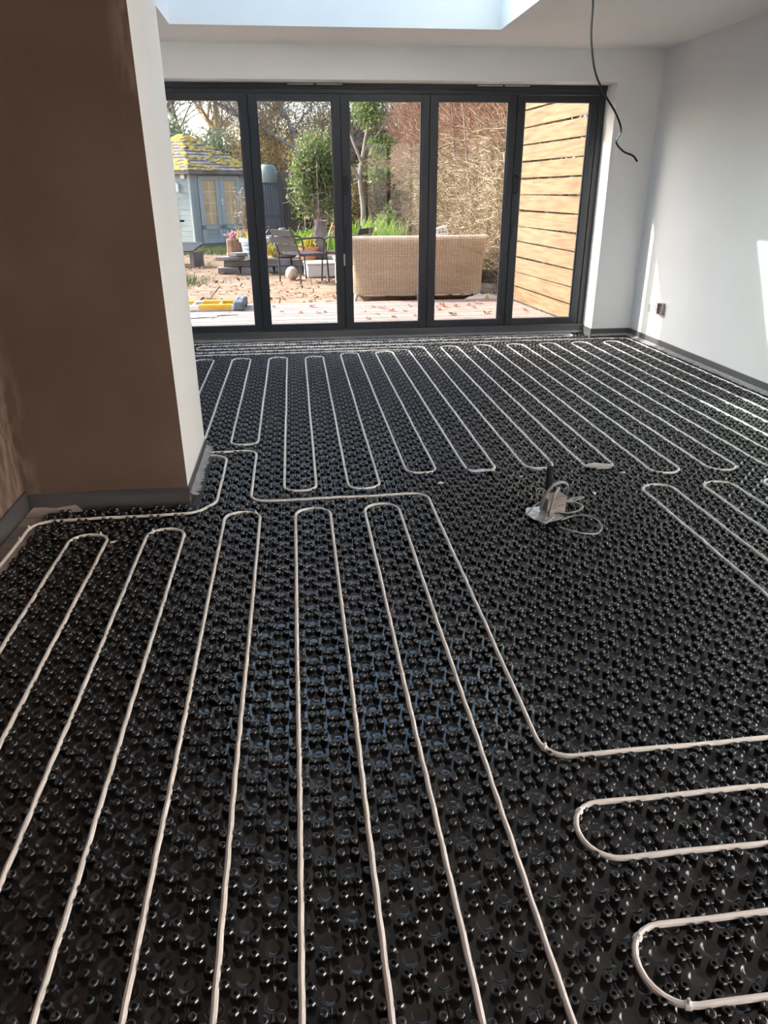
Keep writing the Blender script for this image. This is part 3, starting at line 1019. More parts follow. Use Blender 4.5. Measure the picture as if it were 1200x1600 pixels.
MB().tube(catmull(Pp, 8), .0042, 8, flat=.6).build('loop', 'cable_grey', ck, True)

# plaster crumbs
for k, (g_x, g_y, lab) in enumerate(((-14.3, 53.0, 'white plaster crumb right of the nearest left loop'), (13.6, 62.0, 'white plaster crumb below the pipe bend mid-floor'),
                                     (21.6, 62.6, 'tiny plaster crumb left of the black conduit'), (31.8, 62.3, 'white plaster crumb below the right tape patch'),
                                     (27.0, 57.6, 'pale curled offcut right of the coiled cable'))):
    b = MB()
    rr = random.Random(50 + k)
    b.add([(rr.uniform(-1, 1) * .009 + .009 * dx, rr.uniform(-1, 1) * .004 + .008 * dy, .007 * dz + .002 * rr.random()) for dx, dy, dz in ((-1, -1, 0), (1, -1, 0), (1, 1, 0), (-1, 1, 0), (-.3, 0, 1), (.5, .1, .8))],
          [(0, 3, 2, 1), (0, 1, 5, 4), (1, 2, 5), (2, 3, 4, 5), (3, 0, 4)])
    o = b.build('plaster_crumb', 'plaster_crumb')
    o.location = (GX(g_x), GY(g_y), .0205)
    tag(o, lab, 'debris')

# hanging cable
HB = Vector((1.74, 4.6, CZ))
b = MB()
pts = [(1.74, 4.6, 2.325), (1.762, 4.6, 2.23), (1.772, 4.6, 2.06), (1.808, 4.59, 1.90), (1.88, 4.6, 1.79), (1.962, 4.6, 1.69), (2.008, 4.6, 1.60), (1.985, 4.6, 1.54), (2.035, 4.6, 1.49), (2.10, 4.6, 1.465), (2.13, 4.6, 1.435)]
b.tube(catmull([Vector(p) - HB for p in pts], 8), .0088, 8, flat=.6)
o = b.build('hanging_cable', 'cable_black', None, True)
o.location = HB
tag(o, 'black cable dangling from the ceiling before the right-hand wall', 'cable')

# unfinished socket back box with wires
sb = empty('socket_box', (XR, 6.02, 0.345), label='metal socket back box with loose wires on the right wall', cat='socket box')
b = MB()
b.box(-.012, .0, -.042, .042, -.048, .048)
b.box(-.030, -.012, -.042, -.036, -.048, .048)
b.box(-.030, -.012, .036, .042, -.048, .048)
b.box(-.030, -.012, -.036, .036, -.048, -.042)
b.box(-.030, -.012, -.036, .036, .042, .048)
b.build('back_box', 'box_metal', sb)
for k in range(4):
    b = MB()
    z0 = .03 - k * .018
    b.tube(catmull([(-.014, .0, z0), (-.05, .05, z0 + .01), (-.06, .11 + .02 * (k % 2), z0 - .012), (-.045, .15, z0 + .006), (-.05, .19 - .03 * k, z0 + .012 - .012 * k)], 6), .0030, 5)
    b.build('wire', 'wire_grey', sb, True)

# ================================================================== garden
o = MB().box(-30, 30, 6.98, 60, -0.30, 0.0).build('ground', 'soil')
tag(o, 'brown leaf-strewn garden ground beyond the deck', 'ground', kind='structure')

b = MB()
b.box(XR + .31, 30, -30, 6.97, -0.30, -.02)
b.box(-30, XR + .31, -30, YB - .31, -0.30, -.02)
o = b.build('ground_side', 'paving')
tag(o, 'brown paved ground outside beside and behind the house', 'ground', kind='structure')
o = MB().box(7.0, 7.4, -9, 7.5, -.02, 4.2).build('wall_bounce_side', 'bounce_pale')  # added reflector: sends sunlight in through the side opening
tag(o, 'pale wall added out of view to bounce sunlight through the side window', 'wall', kind='structure')
o = MB().box(-8, 6.9, -7.4, -7.0, -.02, 5.0).build('wall_bounce_rear', 'bounce_warm')  # added reflector: sends warm sunlight in through the rear opening
tag(o, 'warm wall added out of view to bounce sunlight through the rear window', 'wall', kind='structure')

# deck boards
deck = empty('deck', (0.3, 7.0, 0.0), label='pale weathered timber deck right outside the doors', cat='deck')
MB().box(-3.9, 2.5, 0.0, 1.86, 0.001, 0.035).build('joist_frame', 'joist', deck)
y = 0.002
k = 0
while y < 1.84:
    MB().box(-3.95, 2.52, y, y + .134, 0.036, 0.062 + .0015 * ((k * 7) % 3), bevel=.004).build('board', 'deck', deck)
    y += .1395
    k += 1
# paving slabs along the deck
pv = empty('paving', (0, 9.0, 0), label='brown paving slabs with fallen leaves behind the deck', cat='paving')
rr = random.Random(5)
for r_ in range(7):
    x = -3.0 - .3 * (r_ % 2)
    while x < 2.6:
        w = rr.choice((.45, .6, .75))
        MB().box(x, x + w - .012, -.10 + r_ * .45, -.10 + r_ * .45 + .438, 0.001, .016 + .004 * rr.random(), bevel=.004).build('slab', 'paving', pv)
        x += w


def leaf_mesh(seed, s):
    rr = random.Random(seed)
    V, n = [], 9
    for k in range(n):
        a = 2 * math.pi * k / n
        q = s * (.55 + .6 * rr.random()) * (1 if k % 2 else .7)
        V.append((math.cos(a) * q * 1.3, math.sin(a) * q, .004 + .022 * rr.random()))
    V2 = [(x, y, z - .0015) for x, y, z in V]
    F = [(n * 2, k, (k + 1) % n) for k in range(n)] + [(n * 2, n + (k + 1) % n, n + k) for k in range(n)]
    return V + V2 + [(0, 0, .008)], F


shapes = []
for k in range(5):
    b = MB(); b.add(*leaf_mesh(k + 3, .034))
    me_o = b.build('dead_leaf', 'leaf_orange')
    shapes.append(me_o.data)
    bpy.data.objects.remove(me_o)
deck_leaf_px = [(583, 480), (598, 482), (613, 486), (590, 492), (616, 496), (632, 486), (640, 478), (648, 493), (683, 480), (691, 477), (697, 481), (712, 479), (733, 477), (744, 474), (752, 475), (741, 481), (686, 484),
                (822, 487), (440, 488), (470, 489), (498, 489), (508, 488), (428, 480), (488, 480), (570, 487), (575, 498), (655, 500), (706, 492), (378, 480), (360, 489), (330, 497), (760, 490)]
rr = random.Random(9)
for k, (u_, v_) in enumerate(deck_leaf_px):
    d = RX * ((u_ - 600) / F_PX) + UY * (-(v_ - 800) / F_PX) + FWD
    t = (0.066 - CAM_H) / d.z
    q = Vector((CAM_X, 0, CAM_H)) + d * t
    o = bpy.data.objects.new('dead_leaf', shapes[k % 5])
    COL.objects.link(o)
    o.location = (q.x, min(q.y, 8.8), 0.065)
    o.rotation_euler = (0, 0, rr.random() * 6.28)
    s = rr.uniform(.7, 1.35)
    o.scale = (s, s, s)
    tag(o, 'curled dry orange-brown leaf lying on the deck boards', 'leaf', 'fallen leaves on the deck')
# leaf litter on the ground
n = 5200
P = np.c_[RNG.uniform(-4, 2.6, n), 8.95 + (RNG.random(n) ** 1.3) * 11, np.full(n, .022)]
d2 = RNG.normal(size=(n, 3)); d2[:, 2] *= .25; d2 /= np.linalg.norm(d2, axis=1, keepdims=True)
e2 = np.cross(d2, np.array([0, 0, 1.0]) + RNG.normal(size=(n, 3)) * .25); e2 /= np.linalg.norm(e2, axis=1, keepdims=True)
L = RNG.uniform(.035, .085, n)[:, None]
V = np.stack([P, P + d2 * L * .5 + e2 * L * .33, P + d2 * L, P + d2 * L * .5 - e2 * L * .33], 1).reshape(-1, 3)
V[:, 2] = np.maximum(V[:, 2], .019)
F = (np.array([[0, 1, 2, 3]])[None] + (np.arange(n) * 4)[:, None, None]).reshape(-1, 4)
o = np_mesh('leaf_litter', V, F, 'leaf_litter')
tag(o, 'scattered brown fallen leaves over the garden ground', 'leaf litter', kind='stuff')
# low grass and weeds
n = 2600
P = np.concatenate([np.c_[RNG.uniform(-3.0, -1.2, n // 2), RNG.uniform(17.2, 18.8, n // 2), np.zeros(n // 2)], np.c_[RNG.normal(-1.9, .25, n // 2), RNG.normal(11.6, .3, n // 2), np.zeros(n // 2)]])
A = P
B = P + np.c_[RNG.normal(size=n) * .04, RNG.normal(size=n) * .04, RNG.uniform(.05, .14, n)]
V, F = sticks(A, B, .006, .001)
o = np_mesh('grass', V, F, 'leaf_mid')
tag(o, 'sparse green grass in front of the summerhouse', 'grass', kind='stuff')

# slatted fence on the right
fn = empty('slatted_fence', (2.76, 7.02, 0), 0.0, label='new timber fence of wide horizontal boards right of the deck', cat='fence')
fn.rotation_euler = (0, 0, math.radians(4.2))
z = 0.085
rr = random.Random(21)
k = 0
while z < 2.75:
    hgt = .150 + rr.uniform(-.004, .004)
    t0, t1 = rr.uniform(-.004, .004), rr.uniform(-.006, .006)
    b = MB()
    b.add([(-.011, .05, z + t0), (.011, .05, z + t0), (.011, 1.76, z + t1), (-.011, 1.76, z + t1), (-.011, .05, z + hgt + t0), (.011, .05, z + hgt + t0), (.011, 1.76, z + hgt + t1), (-.011, 1.76, z + hgt + t1)],
          [(0, 3, 2, 1), (4, 5, 6, 7), (0, 1, 5, 4), (1, 2, 6, 5), (2, 3, 7, 6), (3, 0, 4, 7)])
    o = b.build('board', 'fence_wood', fn)
    z += hgt + .013 + rr.uniform(0, .006)
    k += 1
for yy in (.06, .9, 1.72):
    MB().box(.012, .09, yy - .04, yy + .04, 0, 2.75, bevel=.004).build('post', 'fence_post', fn)

# twig hedge along the right side of the garden
hg = empty('twig_hedge', (3.0, 13, 0), label='tall dense bare twig hedge behind the wicker sofa', cat='hedge')
ho = np.array([3.0, 13, 0])


def hedge_part(name, n, z0, z1, m, slope, ln, rad, x0=2.62, x1=3.5):
    Y = 8.95 + 9.5 * RNG.random(n) ** 1.25
    Z = RNG.uniform(z0, z1, n)
    X = x0 + (x1 - x0) * RNG.random(n) ** 1.9 - (Y - 9) * 0.028
    A = np.c_[X, Y, Z]
    d = np.c_[RNG.normal(-.25, .55, n), RNG.normal(0, .65, n), RNG.normal(slope, .55, n)]
    d /= np.linalg.norm(d, axis=1, keepdims=True)
    L = RNG.uniform(ln * .4, ln, n)[:, None]
    Bm = A + d * L * .5 + RNG.normal(size=(n, 3)) * .02
    B = Bm + (d + RNG.normal(size=(n, 3)) * .4) * L * .5
    r = RNG.uniform(rad * .5, rad, n)
    V1, F1 = sticks(A, Bm, r, r * .75)
    V2, F2 = sticks(Bm, B, r * .75, r * .35)
    return np_mesh(name, np.concatenate([V1, V2]) - ho, [F1, F2 + len(V1)], m, hg)


hedge_part('upper_twigs', 15000, 1.7, 4.4, 'twig_red', .8, .42, .0065)
hedge_part('lower_twigs', 17000, 0.0, 2.0, 'twig_pale', .35, .40, .0075)
n = 26000
Y = 8.95 + 9.5 * RNG.random(n) ** 1.2
P = np.c_[2.86 + .9 * RNG.random(n) - (Y - 9) * .028, Y, RNG.uniform(0, 4.4, n)]
V, F = leaves(P, .10, .55)
np_mesh('withered_shade_leaves', V - ho, F, 'leaf_brown_shade', hg)  # withered leaves, coloured dark to give the hedge its shaded gaps
n = 5200
Y = 9 + 9 * RNG.random(n)
P = np.c_[2.66 + .5 * RNG.random(n) ** 1.5 - (Y - 9) * .028, Y, 1.9 * RNG.random(n) ** 1.3]
V, F = leaves(P, .055, .6)
np_mesh('ivy_leaves', V - ho, F, 'leaf_mid', hg)
ns = 46
Y = np.linspace(9.1, 18, ns) + RNG.normal(size=ns) * .08
A = np.c_[2.85 - (Y - 9) * .028 + RNG.normal(size=ns) * .08, Y, np.zeros(ns)]
B = A + np.c_[RNG.normal(size=ns) * .12, RNG.normal(size=ns) * .15, RNG.uniform(1.6, 2.8, ns)]
V, F = sticks(A, B, .016, .008, 6)
np_mesh('stems', V - ho, F, 'bark_grey', hg)


# trees and shrubs -----------------------------------------------------------
def tree_sticks(base, height, spread, levels, seed, lean=(0, 0), r0=.06, nb=4, up=.55):
    rr = random.Random(seed)
    S = []
    def grow(p, d, L, r, lv):
        steps = 4
        for k in range(steps):
            q = p + d * (L / steps)
            S.append((p.copy(), q.copy(), r * (1 - .12 * k), r * (1 - .12 * (k + 1))))
            d = (d + Vector((rr.gauss(0, .13), rr.gauss(0, .13), rr.gauss(.03, .10)))).normalized()
            p = q
            if lv > 0 and k >= (1 if lv == levels else 0):
                for _ in range(1 if lv == levels else (2 if rr.random() < .6 else 1)):
                    a = rr.uniform(0, 6.283)
                    nd = (d * up + Vector((math.cos(a) * spread, math.sin(a) * spread, rr.uniform(-.1, .55)))).normalized()
                    grow(p, nd, L * rr.uniform(.48, .72), r * .5, lv - 1)
        if lv > 0:
            for _ in range(nb - 1):
                a = rr.uniform(0, 6.283)
                nd = (d * .9 + Vector((math.cos(a) * spread, math.sin(a) * spread, .2))).normalized()
                grow(p, nd, L * rr.uniform(.5, .75), r * .6, lv - 1)
    d0 = Vector((lean[0], lean[1], 1)).normalized()
    grow(Vector(base), d0, height, r0, levels)
    A = np.array([list(s[0]) for s in S]); B = np.array([list(s[1]) for s in S])
    return A, B, np.array([s[2] for s in S]), np.array([s[3] for s in S])


def bare_tree(name, base, height, label, seed, m='bark_grey', lean=(0, 0), r0=.09, levels=3, spread=.75, group=None, nb=3, cat='tree'):
    root = empty(name, base, label=label, cat=cat, group=group)
    A, B, ra, rb = tree_sticks((0, 0, 0), height, spread, levels, seed, lean, r0, nb)
    big = ra > r0 * .28
    V, F = sticks(A[big], B[big], ra[big], rb[big], 6)
    np_mesh('trunk', V, F, m, root, True)
    V, F = sticks(A[~big], B[~big], np.maximum(ra[~big], .006), np.maximum(rb[~big], .004), 3)
    np_mesh('branches', V, F, m, root)
    rg = np.random.default_rng(seed)
    E = np.repeat(B[~big], 2, 0)
    d = rg.normal(size=E.shape); d[:, 2] += .35; d /= np.linalg.norm(d, axis=1, keepdims=True)
    mid = E + d * rg.uniform(.12, .34, len(E))[:, None]
    V1, F1 = sticks(E, mid, .0055, .004)
    V2, F2 = sticks(mid, mid + (d + rg.normal(size=E.shape) * .5) * .22, .004, .002)
    np_mesh('fine_twigs', np.concatenate([V1, V2]), [F1, F2 + len(V1)], m, root)
    return root, B[~big]


bare_tree('bare_tree', (-3.75, 24.5, 0), 4.2, 'bare tree with a pale trunk left behind the summerhouse roof', 31, lean=(-.05, 0), r0=.11)
bare_tree('bare_tree', (-2.75, 24.8, 0), 3.6, 'forked bare tree above the peak of the summerhouse roof', 44, lean=(-.03, 0), r0=.12, levels=3)
bare_tree('bare_tree', (-2.15, 25.2, 0), 3.9, 'thick bare tree right of the forked tree behind the summerhouse', 52, 'twig_gold', lean=(.04, 0), r0=.16)
bare_tree('bare_tree', (1.0, 21.5, 0), 3.2, 'bare spreading tree behind the tall fence panel', 63, 'bark_grey', lean=(-.25, 0), r0=.09, spread=.95)


def shrub(name, c, r, n, m, size, label, cat='shrub', twigs=0, tm='bark_grey', flower=None, aspect=.5, shell=.3, clumps=7, seed=0):
    rg = np.random.default_rng(seed + 100)
    root = empty(name, (c[0], c[1], 0), label=label, cat=cat)
    ctr = np.array([c[0], c[1], 0])
    P = []
    for k in range(clumps):
        d = rg.normal(size=3); d /= np.linalg.norm(d)
        cc = np.array(c) + d * np.array(r) * .45
        P.append(blob_points(n // clumps, cc, np.array(r) * .62, shell, rg))
    P = np.concatenate(P)
    P = P[P[:, 2] > .03]
    V, F = leaves(P, size, aspect, rng=rg)
    np_mesh('foliage', V - ctr, F, m, root)
    # stems from the ground into the crown
    k = 9
    A = np.c_[rg.normal(size=k) * .08, rg.normal(size=k) * .08, np.zeros(k)]
    B = np.c_[rg.normal(size=k) * r[0] * .5, rg.normal(size=k) * r[1] * .5, np.full(k, c[2] + r[2] * .4)]
    V, F = sticks(A, B, .013, .005, 5)
    np_mesh('stems', V, F, tm, root)
    if twigs:
        P = blob_points(twigs, c, r, .2, rg) - ctr
        P = P[P[:, 2] > .05]
        d = rg.normal(size=P.shape); d[:, 2] += .6; d /= np.linalg.norm(d, axis=1, keepdims=True)
        V, F = sticks(P, P + d * rg.uniform(.1, .38, len(P))[:, None], .007, .003)
        np_mesh('twigs', V, F, tm, root)
    if flower:
        fm, fn_, fs = flower
        P = blob_points(fn_, c, np.array(r) * .98, .9, rg) - ctr
        P = P[P[:, 2] > .1]
        PP = np.repeat(P, 5, 0)
        V, F = leaves(PP, fs, .9, rng=rg)
        np_mesh('flowers', V, F, fm, root)
    return root


shrub('evergreen_shrub', (-3.2, 23.2, 1.9), (1.3, .8, 1.5), 9000, 'leaf_ever', .13, 'grey-green evergreen mass left behind the summerhouse', seed=1)
shrub('evergreen_shrub', (-1.5, 23.0, 1.75), (1.25, .8, 1.45), 11000, 'leaf_ever', .13, 'grey-green evergreen behind the right slope of the mossy roof', seed=2)
shrub('thicket', (-.55, 22.3, 2.2), (1.15, .8, 2.3), 5200, 'leaf_straw', .06, 'golden brown bare thicket above the tall fence panel', twigs=5200, tm='twig_gold', seed=3)
shrub('thicket', (1.1, 22.6, 2.4), (1.3, .8, 2.4), 3600, 'leaf_straw', .07, 'brown bare thicket behind the camellia', twigs=5200, tm='twig_gold', seed=4)
shrub('thicket', (2.6, 21.8, 2.2), (1.2, .8, 2.5), 5000, 'leaf_dark', .09, 'dark tangled thicket beyond the young tree', twigs=6500, tm='twig_red', seed=14)
shrub('camellia', (.58, 15.6, 1.40), (.60, .45, 1.05), 5200, 'leaf_mid', .075, 'glossy camellia shrub with pink flowers beside the tall fence panel', flower=('petal_pink', 16, .045), twigs=500, tm='bark_grey', seed=5)
shrub('evergreen_shrub', (.50, 16.6, .75), (.50, .4, .75), 3600, 'leaf_dark', .075, 'low dark shrub below the camellia', seed=6)
shrub('evergreen_shrub', (1.75, 16.2, .95), (.75, .5, 1.0), 5200, 'leaf_dark', .075, 'dark leafy undergrowth behind the young tree trunk', twigs=1800, tm='twig_red', seed=7)
shrub('conifer', (-.60, 17.4, .95), (.34, .32, 1.0), 3600, 'leaf_dark', .06, 'narrow dark green conifer left of the leaning slatted panel', seed=8)
shrub('twiggy_shrub', (-1.02, 17.6, .75), (.24, .24, .85), 60, 'petal_pink', .04, 'pale leafless shrub in front of the summerhouse doors', twigs=170, tm='twig_pale', seed=9)
shrub('evergreen_shrub', (1.75, 13.7, .45), (.26, .25, .65), 1500, 'leaf_mid', .07, 'upright feathery green plant behind the wicker sofa', seed=10)
# backdrop of woodland edge
for k, (x, m, lab) in enumerate(((-7.0, 'leaf_ever', 'distant grey-green trees at the far left'), (-4.6, 'leaf_ever', 'distant hedge far behind the summerhouse'), (-.2, 'leaf_straw', 'distant brown hedge far behind the golden thicket'), (3.2, 'leaf_dark', 'distant dark hedge far behind the twig hedge'))):
    shrub('far_hedge', (x, 29, 1.5), (2.6, 1.0, 2.1 if k > 1 else 1.5), 6500, m, .22, lab, 'hedge', seed=20 + k)

# young tree with a pale trunk
yt = empty('young_tree', (1.33, 14.0, 0), label='young tree with pale leaning trunk and green crown', cat='tree')
MB().tube(catmull([(0, 0, 0), (-.01, 0, .6), (.0, 0, 1.0), (-.05, 0, 1.5), (.02, .05, 1.9), (.15, .1, 2.5)], 6), [.062 - .0013 * k for k in range(31)], 8).build('trunk', 'bark_grey', yt, True)
MB().tube(catmull([(-.05, 0, 1.45), (-.16, -.02, 1.62), (-.32, -.04, 1.80), (-.44, -.04, 2.2)], 6), [.032 - .001 * k for k in range(19)], 6).build('branch', 'bark_grey', yt, True)
MB().tube(catmull([(0, 0, 1.7), (-.22, .05, 2.25), (-.30, .1, 2.8)], 6), [.028 - .001 * k for k in range(13)], 6).build('branch', 'bark_grey', yt, True)
MB().tube(catmull([(.02, .05, 1.9), (.30, .05, 2.2), (.5, 0, 2.5)], 6), [.026 - .001 * k for k in range(13)], 6).build('branch', 'bark_grey', yt, True)
rg = np.random.default_rng(77)
P = np.concatenate([blob_points(950, (.12, 0, 2.55), (.34, .3, .36), .2, rg), blob_points(560, (.34, 0, 2.0), (.28, .25, .25), .2, rg), blob_points(450, (.05, 0, 3.0), (.3, .3, .3), .2, rg), blob_points(600, (.30, 0, 1.55), (.26, .2, .13), .2, rg)])
V, F = leaves(P, .075, .5, rng=rg)
np_mesh('foliage', V, F, 'leaf_mid', yt)


# clumps of strap leaves (daffodils)
def strap_clump(c, rx, ry, n, hgt, label, m='leaf_bright', flowers=0, fm='leaf_yellow', seed=0):
    rg = np.random.default_rng(seed)
    root = empty('daffodil_clump', c, label=label, cat='plant', group='daffodil clumps')
    V, F = [], []
    for k in range(n):
        x, y = rg.normal() * rx * .5, rg.normal() * ry * .5
        a = rg.uniform(0, 6.28)
        ln = hgt * rg.uniform(.6, 1.1)
        out = rg.uniform(.1, .55) * ln
        w = .011
        dx, dy = math.cos(a), math.sin(a)
        o0 = len(V)
        for t in (0, .5, .85, 1.0):
            ww = w * (1 - .85 * t * t)
            px, py = x + dx * out * t * t, y + dy * out * t * t
            pz = ln * (t - .28 * t ** 3)
            V += [(px - dy * ww, py + dx * ww, pz), (px + dy * ww, py - dx * ww, pz)]
        for q in range(3): F.append((o0 + 2 * q, o0 + 2 * q + 1, o0 + 2 * q + 3, o0 + 2 * q + 2))
    MB().add(V, F).build('strap_leaves', m, root)
    for k in range(flowers):
        a = rg.uniform(0, 6.28); q = rg.uniform(.2, .9)
        x, y = math.cos(a) * rx * q * .6, math.sin(a) * ry * q * .6
        b = MB()
        b.tube([(x, y, 0), (x, y, hgt * .95)], .004, 4)
        b.lathe([(.012, 0), (.04, .02), (.012, .024), (.016, .05)], 6, (x, y, hgt * .95))
        b.build('flower', fm, root)
    return root


strap_clump((.16, 13.3, .32), .32, .25, 130, .50, 'bright green daffodil leaves behind the slatted garden chair', seed=1)
strap_clump((.72, 13.5, .30), .30, .2, 80, .42, 'green strap leaves between the standing stone and the second chair', seed=2, flowers=2, fm='petal_orange')
strap_clump((1.20, 12.8, .25), .42, .25, 150, .88, 'bright daffodil leaves rising over the left end of the sofa', seed=3)
strap_clump((1.62, 12.9, .25), .26, .25, 90, .80, 'second daffodil clump over the middle of the sofa', seed=4)
strap_clump((-.32, 13.4, .28), .22, .2, 60, .28, 'low yellow-green leaves beside the leaning slatted panel', 'leaf_yellow', seed=5)

# raised bed of stacked slate around the planting
bed = empty('raised_bed', (-.1, 13.6, 0), label='low raised bed edged with stacked slate slabs', cat='raised bed')
MB().box(-1.0, 1.9, -.35, 1.6, 0.001, .22).build('soil_fill', 'soil', bed)
rr = random.Random(3)
for layer in range(2):
    x = -1.15 + .1 * layer
    while x < 1.9:
        w = rr.uniform(.3, .6)
        jx, jy = rr.uniform(-.03, .03), rr.uniform(-.05, .05)
        b = MB()
        y0 = -.55 + jy
        z0 = .002 + layer * .115
        b.add([(x, y0 + rr.uniform(0, .05), z0), (x + w, y0 + rr.uniform(0, .05), z0), (x + w, -.34, z0), (x, -.34, z0), (x + .01, y0 + rr.uniform(0, .07), z0 + .105), (x + w - .02, y0 + rr.uniform(0, .07), z0 + .10), (x + w, -.34, z0 + .11), (x, -.34, z0 + .11)],
              [(0, 3, 2, 1), (4, 5, 6, 7), (0, 1, 5, 4), (1, 2, 6, 5), (2, 3, 7, 6), (3, 0, 4, 7)])
        b.build('slab', 'slate', bed)
        x += w + .015


def stone(prof_rx, prof_ry, hgt, seed, n=9, taper=.8):
    rr = random.Random(seed)
    V, F = [], []
    R = [rr.uniform(.8, 1.15) for _ in range(n)]
    for z, s in ((0, .85), (hgt * .25, 1), (hgt * .75, .95), (hgt, taper)):
        for k in range(n):
            a = 2 * math.pi * k / n
            V.append((math.cos(a) * prof_rx * R[k] * s, math.sin(a) * prof_ry * R[k] * s, z * (1 + .08 * (rr.random() - .5))))
    for i in range(3):
        for k in range(n):
            l = (k + 1) % n
            F.append((i * n + k, i * n + l, (i + 1) * n + l, (i + 1) * n + k))
    F += [tuple(range(n))[::-1], tuple(3 * n + k for k in range(n))]
    return V, F


# cairn: seven balanced slates, each its own stone
cz = .232
for k, (w, hgt, dx) in enumerate(((.20, .10, 0), (.17, .09, .02), (.15, .07, -.015), (.15, .06, .02), (.12, .05, -.02), (.10, .05, .01), (.075, .05, 0))):
    b = MB(); b.add(*stone(w, w * .8, hgt, 70 + k))
    o = b.build('slate_stone', 'slate')
    o.location = (-.13 + dx, 13.4, cz)
    cz += hgt + .001
    pos = ('lowest and widest slate of the balanced stone stack', 'second slate from the bottom of the balanced stone stack', 'third slate from the bottom of the balanced stone stack', 'middle slate of the balanced stone stack',
           'third slate from the top of the balanced stone stack', 'second slate from the top of the balanced stone stack', 'small topmost slate of the balanced stone stack')[k]
    tag(o, pos, 'stone', 'balanced slate stack')
b = MB(); b.add(*stone(.12, .07, .50, 90, 8, .82))
o = b.build('standing_stone', 'stone_pink')
o.location = (.47, 13.05, .33); o.rotation_euler = (0, math.radians(6), .3)
b = MB(); b.add(*stone(.16, .12, .12, 92, 8, .9))
o2 = b.build('plinth_stone', 'slate'); o2.location = (.46, 13.08, .222)
tag(o, 'upright rough pinkish stone standing behind the terracotta pot', 'stone')
tag(o2, 'flat slate under the upright pinkish stone', 'stone')
# flat slates at the left end of the bed
for k, (x, y, z, w, lab) in enumerate(((-1.02, 13.0, .232, .24, 'flat slate slab at the left end of the raised bed'), (-.86, 13.05, .29, .20, 'smaller slate slab lying on top at the left end of the bed'))):
    b = MB(); b.add(*stone(w, w * .6, .055, 95 + k, 7, .95))
    o = b.build('slate_slab', 'slate'); o.location = (x, y, z); tag(o, lab, 'stone')


def pot(name, loc, r, hgt, m, label, rim=True, bands=None, plant=None, seed=0):
    root = empty(name, loc, label=label, cat='plant pot')
    MB().lathe([(r * .68, 0), (r * .72, .02), (r * .95, hgt * .8), (r * .95, hgt * .82)], 18).build('body', m, root, True)
    MB().lathe([(r * .96, hgt * .8), (r * 1.06, hgt * .82), (r * 1.08, hgt), (r * .96, hgt), (r * .93, hgt * .9)], 18, cap=False).build('rim', m, root, True)
    MB().lathe([(r * .9, hgt * .86), (r * .93, hgt * .90)], 14).build('soil', 'soil', root)
    if bands:
        for zz in bands[1]:
            q = .72 + .23 * zz / .8
            MB().lathe([(r * (q + .012), hgt * zz - hgt * .035), (r * (q + .03), hgt * zz + hgt * .035)], 18, cap=False).build('band', bands[0], root, True)
    if plant:
        rg = np.random.default_rng(seed)
        P = blob_points(plant[1], (0, 0, hgt + plant[2] * .4), (r * .95, r * .95, plant[2]), .1, rg)
        P = P[P[:, 2] > hgt * .95]
        V, F = leaves(P, plant[3], .4, up=.8, rng=rg)
        np_mesh('plant', V, F, plant[0], root)
    return root


pot('terracotta_pot', (.29, 12.85, .235), .16, .19, 'terracotta', 'terracotta pot with small green plant behind the slatted chair', plant=('leaf_yellow', 90, .11, .09), seed=4)
pot('glazed_pot', (-.60, 13.1, .235), .24, .34, 'pot_glaze', 'white pot with blue-green bands beside the raised bed', bands=('pot_blue', (.3, .5, .68)), seed=5)
strap_clump((-.62, 13.1, .55), .22, .2, 60, .26, 'yellow-green daffodil leaves growing in the banded white pot', 'leaf_yellow', seed=6)
pot('terracotta_pot', (-2.24, 15.2, 0), .15, .36, 'terracotta', 'tall terracotta pot at the left edge before the summerhouse', plant=('leaf_mid', 80, .16, .1), seed=6)
lg = empty('log_stump', (-.98, 13.55, .222), label='reddish tree stump with small pink flowers beside the banded pot', cat='stump')
MB().lathe([(.15, 0), (.13, .10), (.125, .30), (.11, .32)], 10).build('stump', 'log', lg)
V, F = leaves(blob_points(120, (0, 0, .38), (.13, .13, .07), .1, np.random.default_rng(3)), .05, .7)
np_mesh('flowers', V, F, 'petal_pink', lg)


# metal garden chairs
def garden_chair(loc, rz, label):
    root = empty('garden_chair', loc, rz, label=label, cat='chair', group='slatted metal garden chairs')
    W, D = .27, .24
    for k in range(3):
        z = .50 + k * .105
        y = -D - .02 - .05 * k
        b = MB()
        b.obox((0, y, z), (W - .012, 0, 0), (0, .007, .002), (0, -.017, .043))
        b.build('back_slat', 'chair_metal', root)
    for k in range(6):
        b = MB()
        b.obox((0, -D + .045 + k * .082, .415), (W - .01, 0, 0), (0, .034, 0), (0, 0, .008))
        b.build('seat_slat', 'chair_metal', root)
    for s in (-1, 1):
        MB().tube([(s * W, -D, .0), (s * W, -D, .42), (s * W, -D - .06, .60), (s * W, -D - .15, .79)], .012, 8).build('rear_leg', 'chair_metal', root, True)
        MB().tube(catmull([(s * (W + .02), D + .03, 0), (s * (W + .02), D, .42), (s * (W + .02), D - .03, .58), (s * (W + .02), D - .12, .635), (s * W, -D + .05, .63), (s * W, -D - .08, .62)], 5), .013, 8).build('arm', 'chair_metal', root, True)
        MB().tube([(s * W, -D, .40), (s * (W + .015), D + .005, .40)], .011, 6).build('side_rail', 'chair_metal', root, True)
    return root


garden_chair((.17, 11.55, 0.02), math.radians(-55), 'dark slatted metal garden chair seen whole in the second door leaf')
garden_chair((.83, 11.75, 0.02), math.radians(62), 'dark slatted metal garden chair half hidden by the second mullion')

